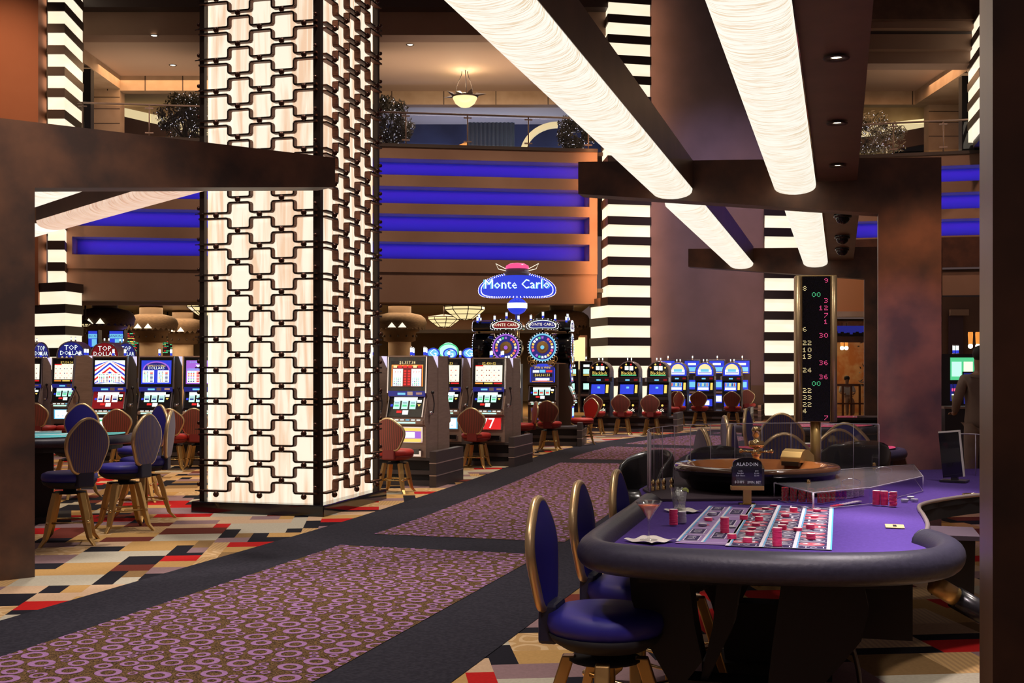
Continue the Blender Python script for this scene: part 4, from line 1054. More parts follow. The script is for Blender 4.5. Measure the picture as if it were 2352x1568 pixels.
x, y = at(190, 21.6)
classic('slot_machine', 'slot machine seen from its grey side with a lever, left of the chevron machine', '$5,020.10', 'bellywhite', GR, loc=(x - .12, y, 0), rotz=-PI / 2 + .12, W=.6, H=1.87)
# ---------------------------------------------------------------- arch-top card machines
def archtop(name, label, group, loc, rotz=ROT, kind='bj', W=.56, zc=1.58, Hd=.30, z0=.40):
    t = thing(name, label, 'slot machine', loc, rotz, group); h = W / 2; n = 16
    b = MB(); b.prism_x([(-.02, z0), (-.02, .80), (-.08, .84), (-.08, .92), (.04, 1.28), (.04, 1.42), (.5, 1.42), (.5, z0)], -h, h, 'steel_dark'); b.build('cabinet', t)
    arc = [(h * math.cos(PI * i / n), zc - .02 + h * .95 * math.sin(PI * i / n)) for i in range(n + 1)]
    body = [(h, 1.40)] + arc + [(-h, 1.40)]
    b = MB(); b.prism_y(body, .02, .50, 'steel'); b.build('arched_hood', t)
    sc_ = .90; dz = zc - 1.58; ins = [(x * sc_, (z - 1.60 - dz) * sc_ + 1.60 + dz) for x, z in body]
    b = MB(); b.add([(x, .012, z) for x, z in ins], [tuple(range(len(ins) - 1, -1, -1))], {'bj': 'glass_black', 'vid': 'e_blue', 'dollar': 'e_dkblue', 'stars': 'e_maroon'}[kind])
    if kind == 'bj':
        b.text('BlackJack', 0, 1.52, .115, 'e_yellow', .004, .92); b.rect(-.10, 1.60, .0, 1.70, 'e_white', .006); b.rect(.02, 1.59, .12, 1.70, 'e_white', .005)
        for k, m in enumerate(('e_orange', 'e_yellow', 'e_red', 'e_yellow')): b.ball(-.19 + k * .125, .008, 1.66 + (.08 if k in (1, 2) else 0), .025, m, 6, 4)
        b.rect(-.2, 1.455, .2, 1.475, 'e_green', .006)
    elif kind == 'vid':
        b.add([(.19 * math.cos(PI * i / 10), .007, 1.58 + .19 * math.sin(PI * i / 10)) for i in range(11)], [tuple(range(10, -1, -1))], 'e_amber'); b.rect(-.20, 1.46, .20, 1.60, 'e_white', .004); b.rect(-.12, 1.54, .12, 1.62, 'e_cyan', .003); b.rect(-.18, 1.50, .18, 1.52, 'e_blue', .002)
    else:
        b.text('TOP', 0, 1.72 + dz, .16, 'e_white', .004); b.text('DOLLAR', 0, 1.60 + dz, .135, 'e_white', .004)
        for k in range(5): b.ball(-.2 + k * .1, .006, 1.50 + dz, .025, 'e_amber', 6, 4)
    b.build('arched_glass', t)
    b = MB(); pts = [(x * .97, .0, (z - 1.6 - dz) * .97 + 1.6 + dz) for x, z in body]; b.tube(pts, .010, 'chrome', 6); b.build('arch_frame', t)
    b = MB(); b.box(-h, h, -.012, .04, 1.28, 1.40, 'steel_dark'); b.rect(-h * .3, 1.32, h * .1, 1.36, 'e_cyan', -.014); b.rect(h * .5, 1.32, h * .85, 1.37, 'e_maroon', -.014); b.box(h, h + .05, -.03, .08, 1.30, 1.41, 'chrome'); b.box(-h - .05, -h, -.03, .08, 1.30, 1.41, 'chrome'); b.build('player_panel', t)
    b = MB(); b.T = Matrix.Translation((0, -.085, .93)) @ Matrix.Rotation(-.33, 4, 'X'); b.box(-h + .02, h - .02, -.004, .02, 0, .36, 'glass_black')
    b.rect(-h * .78, .05, h * .5, .31, 'e_blue', -.006); b.rect(h * .6, .08, h * .84, .30, 'e_yellow', -.006)
    if kind == 'vid':
        b.rect(-h * .7, .18, h * .42, .30, 'e_cyan', -.008); b.rect(-h * .7, .08, h * .42, .16, 'e_white', -.008)
        for k in range(5): b.rect(-h * .66 + k * .06, .19, -h * .66 + k * .06 + .03, .29, ['e_red', 'e_blue', 'e_yellow', 'e_dkblue', 'e_red'][k], -.009)
    else: b.rect(-h * .2, .20, h * .05, .25, 'e_cyan', -.008)
    b.build('video_screen', t)
    b = MB(); b.T = Matrix.Translation((0, -.03, .50)); b.box(-h + .03, h - .03, -.003, .02, 0, .26, 'black')
    if kind == 'bj': b.text('jack', .06, .07, .13, 'e_warm', -.006); b.ball(.02, -.004, .19, .03, 'e_red', 6, 4); b.ball(.12, -.004, .19, .03, 'e_yellow', 6, 4)
    else: b.rect(-h * .8, .03, h * .8, .24, 'e_blue', -.005); b.rect(-h * .5, .06, h * .5, .20, 'e_white', -.007)
    b.build('belly_glass', t)
    b = MB(); b.box(-h + .05, h - .05, -.08, -.01, .42, .48, 'chrome'); b.build('coin_tray', t)
    for dx in (-.05, .05): candle(t, dx, .15, zc - .02 + h * .95 - .01, 'chip_edge', .8)
    return t
BJ = at(1511, 31.0)
labs = ['arched blackjack machine farthest from the wheel machines', 'arched blackjack machine in the middle of three', 'arched blackjack machine nearest the wheel machines']
pr = archtop('blackjack_machine', labs[0], 'arched blackjack machines', (BJ[0], BJ[1], 0))
for k in (1, 2): dup(pr, alongV(BJ, -.76 * k), ROT, labs[k])
kiosk('machine_base', 'dark striped base under the three blackjack machines', BJ[0], BJ[1], ROT, -2.0, .42)
VA = at(1681, 35.3)
labs = ['arched blue video machine beside the mauve wall, nearest the number display', 'arched blue video machine between two others of its kind', 'arched blue video machine next to the last blackjack machine']
pr = archtop('video_slot_machine', labs[0], 'arched video machines', (VA[0], VA[1], 0), kind='vid')
for k in (1, 2): dup(pr, alongV(VA, -.79 * k), ROT, labs[k])
kiosk('machine_base', 'dark striped base under the arched blue video machines', VA[0], VA[1], ROT, -2.0, .45)
# flat-topped blue machines behind
def flattop(label, group, loc, rotz=ROT, mats=('e_blue', 'e_cyan', 'e_white'), W=.50, H=1.90):
    t = thing('video_slot_machine', label, 'slot machine', loc, rotz, group); h = W / 2
    b = MB(); b.box(-h, h, .0, .45, .4, H, 'steel_dark'); b.build('cabinet', t)
    b = MB(); b.rect(-h + .02, H - .42, h - .02, H - .02, mats[0], -.004); b.rect(-h + .08, H - .35, h - .06, H - .22, mats[1], -.007); b.rect(-h * .5, H - .16, h * .5, H - .09, mats[2], -.007); b.rect(-h + .08, H - .40, h - .06, H - .37, 'e_yellow', -.007); b.build('top_glass', t)
    b = MB(); b.rect(-h + .04, .98, h - .06, 1.28, mats[0], -.004); b.rect(-h + .08, 1.05, h - .1, 1.22, mats[1], -.007); b.build('video_screen', t)
    b = MB(); b.rect(-h + .04, .56, h - .04, .82, mats[0], -.004); b.rect(-h + .1, .6, h - .1, .78, mats[2], -.006); b.build('belly_glass', t)
    b = MB(); b.box(-h - .01, -h, -.02, .02, .9, H + .01, 'chrome'); b.box(h, h + .01, -.02, .02, .9, H + .01, 'chrome'); b.box(-h, h, -.02, .02, H - .005, H + .01, 'chrome'); b.box(-h, h, -.1, 0, .86, .92, 'steel'); b.build('metal_frame', t)
    candle(t, 0, .15, H + .01, 'chrome', 1.)
    return t
FT = at(1704, 37.6)
labs = ['flat-topped blue video machine at the end next to the mauve wall', 'flat-topped blue video machine second from the mauve wall end', 'flat-topped blue video machine third from the mauve wall end', 'flat-topped blue video machine above the last blackjack machine']
pr = flattop(labs[0], 'flat-topped blue video machines', (FT[0], FT[1], 0))
for k in (1, 2, 3): dup(pr, alongV(FT, -.775 * k), ROT, labs[k])
kiosk('machine_base', 'dark striped base partly visible behind the arched video machines', FT[0], FT[1], ROT, -2.6, .5)
for px, lab in ((1314, 'dark video machine with green-white lights right of the wheel machines'), (1347, 'dark video machine with green-white lights beside the striped column base')):
    x, y = at(px, 34); flattop(lab, 'dark video machines', (x, y, 0), -.0, ('glass_black', 'e_mint', 'e_white'), W=.34, H=1.84)
# top dollar machines at left rear
GT = 'arch-topped dollar machines'
pr = archtop('arch_slot_machine', 'slot machine with blue and white TOP DOLLAR arch at the left', GT, (*at(163, 27.4), 0), 0., 'dollar', W=.66, zc=1.97)
archtop('arch_slot_machine', 'slot machine with orange DOLLAR arch rising behind the chevron machine', GT, (*at(240, 27.4), 0), 0., 'stars', W=.66, zc=1.95)
dup(pr, (*at(95, 28.4), 0), PI / 2 - .2, 'brown barrel-topped slot machine beside the left gateway pillar', GT)
dup(pr, (*at(290, 29.0), 0), PI / 2 - .5, 'brown barrel-topped slot machine behind the orange dollar arch', GT)
# ---------------------------------------------------------------- wheel machines
def wheelmachine(label, loc, rotz, ring='e_cyan', sub='e_blue'):
    t = thing('wheel_slot_machine', label, 'slot machine', loc, rotz, 'wheel-topped slot machines'); W = .62; h = W / 2; zc = 2.09; r = .325
    b = MB(); b.prism_x([(-.0, .40), (-.0, .84), (-.06, .86), (-.06, .95), (.06, 1.25), (.02, 1.30), (.06, 1.74), (.45, 1.74), (.45, .40)], -h, h, plain('wheel_cabinet', (.10, .06, .045), .35, .5)); b.build('cabinet', t)
    b = MB(); b.T = Matrix.Translation((0, .0, 1.34)) @ Matrix.Rotation(math.radians(-4.5), 4, 'X'); n = 14
    arc = [((h - .03) * math.cos(PI * i / n), .30 + .12 * math.sin(PI * i / n)) for i in range(n + 1)]
    b.prism_y([((h - .03), 0)] + arc + [(-(h - .03), 0)], -.004, .03, 'black'); b.add([(x * .95, -.006, z * .96) for x, z in [((h - .03), .01)] + arc + [(-(h - .03), .01)]], [tuple(range(n + 2, -1, -1))], 'e_blue'); art(b, 'spin', W * .80, .38, -.008); b.build('pay_glass', t)
    for s in (-1, 1):
        b = MB()
        b.tube([(s * (.20 + .10 * math.cos(a * .5) * (1 - a * .035)), -.01, 1.74 + .08 * math.sin(a * .5) * (1 - a * .035)) for a in range(22)], .010, 'gold', 5)
        b.tube([(s * (.28 - .05 * math.cos(a * .5) * (1 - a * .04)), -.015, 1.84 + .06 * math.sin(a * .5)) for a in range(16)], .008, 'gold', 5); b.build('gold_scroll', t)
    b = MB(); b.lathe([(.0001, .0), (r, .0), (r + .01, .02), (r, .45), (.0001, .46)], 'black', 40, 0, zc, 'y'); b.build('wheel_drum', t)
    b = MB()
    b.lathe([(r * .90, -.006), (r * .80, -.006)], ring, 40, 0, zc, 'y'); b.lathe([(r * .80, -.004), (.0001, -.004)], 'e_dkblue', 40, 0, zc, 'y')
    cols = ['e_white', 'e_pink', 'e_green', 'e_yellow', 'e_dkblue', 'e_white', 'e_orange', 'e_violet']
    for k in range(20):
        a = 2 * PI * k / 20; pts = [(rr * math.cos(a + da), -.008, zc + rr * math.sin(a + da)) for rr, da in ((r * .57, -.11), (r * .72, -.11), (r * .72, .11), (r * .57, .11))]
        b.add(pts, [(0, 1, 2, 3)], cols[(k * 3) % 8])
    b.lathe([(r * .40, -.01), (r * .34, -.02), (r * .26, -.012), (r * .16, -.03), (.0001, -.034)], 'gold', 28, 0, zc, 'y'); b.lathe([(r * .13, -.036), (.0001, -.037)], ring, 16, 0, zc, 'y'); b.build('prize_wheel', t)
    b = MB()
    for k in range(32):
        a = 2 * PI * k / 32; b.ball(r * .95 * math.cos(a), -.012, zc + r * .95 * math.sin(a), .010, 'e_bulb', 6, 4)
    b.build('bulb_ring', t)['kind'] = 'stuff'
    # marquee: bean shape
    zm = 2.57; A = []; n = 28
    for i in range(n):
        a = 2 * PI * i / n; x = .37 * math.copysign(abs(math.cos(a)) ** .7, math.cos(a)); z = .125 * math.copysign(abs(math.sin(a)) ** .8, math.sin(a)) - .9 * (x * x) * .45; A.append((x, zm + .02 + z))
    b = MB(); b.prism_y(A, .0, .40, 'black'); b.build('marquee_body', t)
    B = [(x * .80, (z - zm) * .68 + zm) for x, z in A]
    b = MB(); b.add([(x, -.006, z) for x, z in B], [tuple(range(n - 1, -1, -1))], 'e_white'); b.add([(x * .93, -.008, (z - zm) * .86 + zm) for x, z in B], [tuple(range(n - 1, -1, -1))], 'e_dkblue' if ring == 'e_cyan' else 'e_maroon'); b.text('MONTE CARLO', 0, zm + .005, .088, 'e_warm', -.012); b.build('marquee_face', t)
    b = MB()
    for i, (x, z) in enumerate(A): b.ball(x * .92, -.008, (z - zm) * .88 + zm, .009, 'e_bulb', 6, 4)
    b.build('marquee_bulbs', t)['kind'] = 'stuff'
    b = MB(); b.tube([(0, .1, 2.38), (0, .1, 2.46)], .03, 'brass', 8); b.build('marquee_strut', t)
    reel_unit(t, W, .97, 1.245, -.075, .04, 'black', 3, 'e_red'); button_shelf(t, W, .93, -.09, -.01)
    b = MB(); b.T = Matrix.Translation((0, -.015, .55)); b.box(-h + .06, h - .06, -.004, .02, -.01, .27, 'gold'); b.rect(-h + .08, .01, h - .08, .25, 'e_blue', -.006); b.rect(-h + .13, .04, h - .13, .22, 'e_mint', -.008); b.build('belly_glass', t)
    b = MB(); b.box(-h + .05, h - .05, -.06, -.0, .42, .48, 'gold'); b.build('coin_tray', t)
    for x, z in ((-.26, 2.63), (0, 2.70), (.26, 2.63)): candle(t, x, .1, z, 'e_blue', 1.2)
    return t
WM = at(1246, 25.6)
pr = wheelmachine('wheel-topped slot machine with a cyan-ringed wheel reading $64,161.51', (WM[0], WM[1], 0), ROT * .5)
w2 = at(1162, 25.9)
wheelmachine('wheel-topped slot machine with a violet-ringed wheel, behind the machine showing $2,430.02', (w2[0], w2[1], 0), ROT * .5, 'e_violet')
dup(pr, (at(1090, 26.9)[0], 26.9, 0), -PI / 2 - .1, 'wheel-topped slot machine seen side-on at the left of the group')
dup(pr, (at(1313, 26.9)[0], 26.7, 0), PI / 2 - .15, 'wheel-topped slot machine turned away at the right of the group')
b0 = kiosk('machine_base', 'brown base under the wheel-topped slot machines', WM[0], WM[1], ROT * .5, -1.2, .75, dep=1.1)
# revolving sign
x, y = at(1188, 26.9)
t = thing('revolving_sign', 'bean-shaped blue neon casino game sign with pink dome on a gold pole', 'neon sign', (x, y, 0), -.05)
b = MB(); b.tube([(0, 0, .4), (0, 0, 2.95)], .055, 'brass', 14); b.build('pole', t)
b = MB(); b.ball(0, 0, 3.03, .22, 'e_blue', 20, 12, .85); b.lathe([(.223, 2.98), (.226, 3.05), (.223, 3.1)], 'e_white', 20); b.lathe([(.06, 3.18), (.06, 3.30)], 'brass', 12); b.build('globe', t)
A = []; n = 48
for i in range(n):
    a = 2 * PI * i / n; xx = .86 * math.copysign(abs(math.cos(a)) ** .8, math.cos(a)); zz = .27 * math.copysign(abs(math.sin(a)) ** .85, math.sin(a)); A.append((xx, 3.46 + zz - .16 * xx * xx + .03))
b = MB(); b.prism_y(A, -.12, .12, 'e_blue', 'e_blue'); b.build('sign_body', t)
b = MB(); b.text('Monte Carlo', 0, 3.50, .30, 'e_cyan', -.135, .98); b.text('Monte Carlo', .0, 3.505, .30, 'e_white', -.14, .93); b.build('neon_lettering', t)
b = MB()
for k, s in enumerate((1., .93)):
    for i in range(n):
        x1, z1 = A[i]; x2, z2 = A[(i + 1) % n]
        for f in (0, .5): b.ball((x1 + (x2 - x1) * f) * s, -.13 if s < 1 else -.11, 3.46 + ((z1 + (z2 - z1) * f) - 3.46) * s, .013, 'e_bulb', 5, 3)
b.build('bulb_border', t)['kind'] = 'stuff'
b = MB(); b.lathe([(.30, 3.70), (.31, 3.76), (.25, 3.80), (.26, 3.85), (.18, 3.88)], 'chip_grey', 24); b.build('collar', t)
b = MB(); b.lathe([(.27, 3.86), (.25, 3.93), (.16, 3.98), (.0001, 4.0)], 'e_pink', 24); b.build('dome', t)
for s in (-1, 1):
    b = MB(); b.tube([(s * .25, 0, 3.86), (s * .48, 0, 3.98), (s * .42, 0, 3.86), (s * .25, 0, 3.82)], .008, 'e_warm', 5); b.build('wing_tube', t)
# ================================================================ stools
def legs(t, zs, zf=0., R0=.15, R1=.27, m='gold_leg', a_=PI / 4):
    for k in range(4):
        a = a_ + PI / 2 * k; c, s = math.cos(a), math.sin(a)
        prof = [(R0, zs), (R0 + (R1 - R0) * .30, zs * .66), (R0 + (R1 - R0) * .52, zs * .36), (R0 + (R1 - R0) * .72, zs * .14), (R1 + .02, zf)]
        w_ = [.030, .030, .027, .022, .016]; vs = []
        for (r, z), ww in zip(prof, w_):
            for dr, dt in ((-ww * .9, -ww), (ww * .9, -ww), (ww * .9, ww), (-ww * .9, ww)):
                vs.append(((r + dr) * c - dt * s, (r + dr) * s + dt * c, z))
        b = MB(); n = len(prof)
        b.add(vs, [(4 * i + j, 4 * i + (j + 1) % 4, 4 * i + 4 + (j + 1) % 4, 4 * i + 4 + j) for i in range(n - 1) for j in range(4)] + [(0, 3, 2, 1), (4 * n - 4, 4 * n - 3, 4 * n - 2, 4 * n - 1)], m)
        bevel(b.build('leg', t), .006)
    zr = zs * .44; rr = R0 + (R1 - R0) * .46 + .02
    pts = [(rr * math.cos(a_ + PI / 2 * k), rr * math.sin(a_ + PI / 2 * k), zr) for k in range(4)]
    b = MB(); b.tube(pts, .011, 'brass', 8, closed=True)
    for p in pts: b.ball(*p, .018, 'brass', 8, 5)
    b.build('foot_ring', t)
def outline(w_, h_, n=7, apex=.10, sh=.58, bot=.50):
    """rounded pentagon shield: narrow bottom, wide shoulders, rounded peak; x,z with z from 0"""
    pts = [(-w_ * bot / 2, 0), (w_ * bot / 2, 0), (w_ / 2, h_ * sh), (0, h_ * 1.04), (-w_ / 2, h_ * sh)]
    rad = [.06, .06, .13, .15, .13]; out = []
    N = len(pts)
    for i, p in enumerate(pts):
        p = Vector(p); a = Vector(pts[i - 1]); c = Vector(pts[(i + 1) % N]); d0 = (a - p).normalized(); d1 = (c - p).normalized(); r = rad[i] * (h_ / .5)
        for k in range(n + 1):
            t = k / n; out.append(p + d0 * r * (1 - t) ** 2 + d1 * r * t * t)
    return out
def stool(name, label, group, loc, rotz, zseat, ztop, wb, mseat, mdark, mrib, seat_r=.215, mfr='pale_gold', seat_h=.13):
    """faces -Y locally; back on +Y side"""
    t = thing(name, label, 'stool', loc, rotz, group)
    zs = zseat - seat_h
    b = MB(); n = 8; f = 1.
    def ring(r, z): return [(r * 1.06 * math.cos(2 * PI * (i + .5) / 16) * (1 if True else 1), r * math.sin(2 * PI * (i + .5) / 16), z) for i in range(16)]
    b.lathe([(seat_r * .78, zs + seat_h * .32), (seat_r * .97, zs + seat_h * .36), (seat_r * 1.02, zs + seat_h * .6), (seat_r * .99, zs + seat_h * .86), (seat_r * .85, zs + seat_h * .98), (seat_r * .5, zseat + .004), (.0001, zseat + .01)], mseat, 24)
    b.build('seat', t)
    b = MB(); b.lathe([(.10, zs - .02), (seat_r * .72, zs - .01), (seat_r * .92, zs + .02), (seat_r * 1.0, zs + seat_h * .36), (seat_r * .8, zs + seat_h * .38)], mdark, 24); b.build('seat_underside', t)
    zb = zseat + .0; hb = ztop - zb; O = outline(wb, hb); yb = seat_r + .005; rec = .05
    def Y(z, k=0.): return yb + rec * (z / hb) * .9 + k
    b = MB(); fr = [(p.x, Y(p.y, -.020), zb + p.y) for p in O]; c = (0, Y(hb * .5, -.045), zb + hb * .5)
    b.add(fr + [c], [(i, (i + 1) % len(O), len(O)) for i in range(len(O))], mseat, True); b.build('backrest_pad', t)
    b = MB(); fr = [(p.x, Y(p.y, .022), zb + p.y) for p in O]; c = (0, Y(hb * .5, .040), zb + hb * .5)
    b.add(fr + [c], [((i + 1) % len(O), i, len(O)) for i in range(len(O))], mrib, True); b.build('ribbed_back', t)
    b = MB(); b.tube([(p.x * 1.01, Y(p.y), zb + p.y) for p in O], .021, mfr, 8, closed=True); b.build('back_frame', t)
    b = MB(); b.box(-.085, .085, yb - .06, yb + .022, zs + .0, zb + .02, mdark if mdark != 'matte_black' else 'blue_dark'); bevel(b.build('back_bracket', t), .015, 2)
    b = MB(); b.lathe([(.06, zs - .02), (.06, zs - .05), (.15, zs - .055), (.15, zs - .065)], 'matte_black', 16); b.build('swivel', t)
    legs(t, zs - .05, R1=.27 if 'red' in group else .32, a_=PI / 4 if 'red' in group else .12)
    return t
rs = stool('slot_stool', 'x', 'red slot-machine stools', (0, -30, 0), 0, .58, 1.01, .51, 'red_vinyl', plain('red_underside', (.20, .02, .018), .6), 'rib_red', .245)
reds = [(908, 16.0, ROT, 'red ribbed-back stool beside the right edge of the lattice column'),
        (1094, 20.0, ROT, 'red ribbed-back stool in front of the machine showing $2,430.02'),
        (1262, 24.3, ROT * .8, 'red ribbed-back stool in front of the cyan-ringed wheel machine'),
        (1026, 20.7, PI / 2 + .4, 'red stool turned sideways behind the $6,357.38 machine'),
        (1198, 23.5, PI / 2 + .2, 'red stool turned sideways, half hidden beside the machine showing $2,430.02'),
        (1337, 25.9, PI / 2 + .7, 'bright red stool facing right, beside the wheel machines base'),
        (1368, 30.0, ROT, 'dark red stool in front of the nearest blackjack machine to the wheels'),
        (1430, 29.9, ROT, 'dark red stool in front of the middle blackjack machine'),
        (1497, 29.8, ROT, 'dark red stool in front of the third blackjack machine'),
        (1556, 34.2, ROT, 'dark red stool in front of the first arched blue video machine'),
        (1607, 34.1, ROT, 'dark red stool in front of the middle arched blue video machine'),
        (1683, 33.9, ROT, 'dark red stool in front of the last arched blue video machine'),
        (1541, 33.2, PI / 2 + .5, 'red stool half hidden by the end panel of the blackjack machines'),
        (1717, 36.7, ROT, 'dark red stool at the far end beside the mauve wall'),
        (398, 19.6, 0.05, 'red ribbed-back stool in front of the TRIPLE DOUBLE machine'),
        (284, 19.4, -.05, 'red ribbed-back stool in front of the chevron slot machine'),
        (456, 19.8, 0., 'red stool partly hidden by the left edge of the lattice column'),
        (100, 22.5, -.1, 'dark red ribbed-back stool beside the left gateway pillar'),
        (160, 22.6, PI / 2 + .6, 'red stool turned sideways in front of the machine showing $7,550')]
for i, (px, d, r, lab) in enumerate(reds):
    x, y = at(px, d)
    r += PI
    if i == 0: rs.location = (x, y, 0); rs.rotation_euler = (0, 0, r); rs['label'] = lab
    else: dup(rs, (x, y, 0), r, lab)
bs = stool('table_stool', 'x', 'blue gaming-table stools', (0, -30, 0), 0, .66, 1.125, .46, 'blue_vinyl', 'matte_black', 'rib_blue', .24, seat_h=.15)
bs2 = stool('table_stool', 'x', 'blue gaming-table stools', (0, -30, 0), 0, .68, 1.21, .49, 'blue_vinyl', 'matte_black', 'rib_blue', .25, seat_h=.14)
def face(dx, dy):   # rotation so that local -Y points along (dx,dy)
    return math.atan2(dx, -dy)
blues = [(.385, 4.99, face(V.x * -1 * -1, V.y * 1), 'blue stool in front, drawn up to the near left corner of the roulette table'),
         (.595, 5.69, face(V.x, V.y), 'blue stool in the middle of the three along the roulette table'),
         (.83, 6.31, face(V.x, V.y), 'blue stool of the three at the roulette table farthest along it, by the shield'),
         (*at(160, 11.35), face(-.80, .60), 'blue ribbed-back stool with gold legs nearest the left gateway pillar'),
         (*at(285, 12.3), face(-.95, .35), 'blue ribbed-back stool second from the cyan table, beside another'),
         (*at(330, 13.2), face(-1., -.1), 'blue stool seen edge-on, outermost of those around the cyan table'),
         (*at(318, 15.0), face(-.7, -.7), 'blue stool with its padded front facing the viewer, behind two others'),
         (*at(170, 15.4), face(0, -1), 'blue stool across the cyan table, padded front facing the viewer'),
         (*at(60, 15.2), face(1, -.25), 'blue stool mostly hidden by the left gateway pillar'),
         (*at(1790, 8.85), face(.1, 1), 'blue ribbed-back stool right behind the gold wheel spindle'),
         (*at(1762, 9.9), face(.9, -.3), 'blue stool with plain front left of the pink table'),
         (*at(1800, 12.6), face(.3, 1), 'blue ribbed-back stool rising just above the plastic shield'),
         (*at(1775, 13.6), face(1, -.4), 'blue stool with plain front beyond the pink table'),
         (*at(1735, 11.7), face(1, 0), 'blue stool seen edge-on, leftmost beyond the shield'),
         (*at(1893, 9.4), face(-.1, 1), 'blue ribbed-back stool right behind the gold display post'),
         (*at(1925, 9.9), face(-.4, -.8), 'blue stool seen through the shield, right of the gold display post'),
         (*at(1990, 13.4), face(-1, -.2), 'blue stool beside the far gateway pillar beyond the pink table'),
         (*at(1697, 9.4), face(1, .15), 'blue stool seen edge-on through the left part of the shield')]
for i, (x, y, r, lab) in enumerate(blues):
    if i in (0, 3): o = bs if i == 0 else bs2; o.location = (x, y, 0); o.rotation_euler = (0, 0, r); o['label'] = lab
    else: dup(bs if i < 3 else bs2, (x, y, 0), r, lab)
# black leather tub stools
def tub(label, loc, rotz, ztop=1.06, sc_=.72):
    t = thing('leather_tub_stool', label, 'stool', loc, rotz, 'black leather tub stools'); t.scale = (sc_, sc_, 1)
    b = MB(); b.lathe([(.10, .52), (.24, .55), (.26, .68), (.22, .74), (.0001, .75)], 'black_leather', 24); b.build('seat', t)
    b = MB(); n = 16; vs = []
    for i in range(n + 1):
        a = -.25 + (PI + .5) * i / n; k = math.sin(PI * i / n); zt = .84 + (ztop - .84) * (k ** .5 if k > 0 else 0)
        for r, z in ((.27, .60), (.31, .75), (.33, zt - .03), (.315, zt), (.285, zt), (.27, zt - .04), (.25, .70)): vs.append((r * math.cos(a), r * math.sin(a), z))
    b.add(vs, [(7 * i + j, 7 * i + 7 + j, 7 * i + 7 + (j + 1) % 7, 7 * i + (j + 1) % 7) for i in range(n) for j in range(7)], 'black_leather', True); b.build('backrest', t)
    legs(t, .52, m='matte_black'); return t
tub('black leather tub stool just left of the plastic shield', (*at(1474, 8.9), 0), -.9, 1.04)
tub('black leather tub stool seen through the middle of the shield', (*at(1645, 8.95), 0), PI - .1, 1.09)
tub('black leather tub stool in front of the far gateway pillar', (*at(1952, 9.1), 0), PI + .1, 1.12, .9)
# ================================================================ roulette table
TZ = .92
TO = Vector((1.265, 4.84, 0)); FV = -V      # layout origin (near right corner), u along U, v to the left
tb = thing('roulette_table', 'roulette table with violet felt, printed layout and padded dark leather rail', 'gaming table', (TO.x, TO.y, 0), ROT)
def L2W(x, y): p = TO + V * x + U * y; return (p.x, p.y)
def W2L(x, y): p = Vector((x, y, 0)) - TO; return (p.dot(V), p.dot(U))
def onT(px, py, z=TZ): return W2L(*onz(px, py, z))
# felt outline in local coords
rail = [(.74, 6.50), (.62, 6.02), (.46, 5.42), (.335, 4.93), (.335, 4.74), (.42, 4.62), (.60, 4.53), (.90, 4.44), (1.2, 4.40), (1.45, 4.44), (1.62, 4.56), (1.72, 4.74), (1.75, 4.92), (1.74, 5.06)]
feltpts = [(.80, 6.55), (.74, 6.4), (.33, 4.85), (.36, 4.66), (.6, 4.55), (1.2, 4.42), (1.5, 4.50), (1.68, 4.72), (1.74, 4.95), (1.76, 5.12)]
cut = [(1.80, 5.25), (1.93, 5.60), (2.03, 5.95), (2.10, 6.22), (2.18, 6.42), (2.34, 6.62), (2.6, 6.85), (2.9, 7.02), (3.3, 7.15), (3.8, 7.25)]
farside = [(3.8, 8.9), (2.6, 8.6), (2.3, 8.45), (1.4, 8.35), (.95, 7.9), (.77, 7.3), (.74, 6.8)]
fl = [W2L(*p) for p in feltpts + cut + farside]
b = MB(); b.prism(fl, TZ - .035, TZ - .003, 'matte_black', 'felt'); b.build('tabletop', tb, 'violet felt playing surface')
b = MB(); lp = catmull([(*W2L(*p), .915) for p in rail], 6); n = len(lp)
b.tube(lp, [.062] * n, 'navy_leather', 18, caps=False)
for e, s in ((0, -1), (n - 1, 1)):
    p = Vector(lp[e]); d = (p - Vector(lp[e - s])).normalized(); k = []
    b.tube([p + d * .062 * math.sin(a * PI / 10) for a in range(6)], [.062 * max(.02, math.cos(a * PI / 10)) for a in range(6)], 'navy_leather', 18)
b.build('padded_rail', tb)
b = MB(); cp = catmull([(*W2L(*p), TZ + .004) for p in [(1.80, 5.22)] + cut], 5); b.tube(cp, .011, 'kiosk_line', 8)
b.build('piping', tb, 'pale piping along the dealer cutout')
b = MB()
for i in range(len(cp) - 1):
    a, c = cp[i], cp[i + 1]; b.quad((a[0], a[1], TZ - .10), (c[0], c[1], TZ - .10), (c[0], c[1], TZ), (a[0], a[1], TZ), 'matte_black')
b.build('dealer_side_skirt', tb)
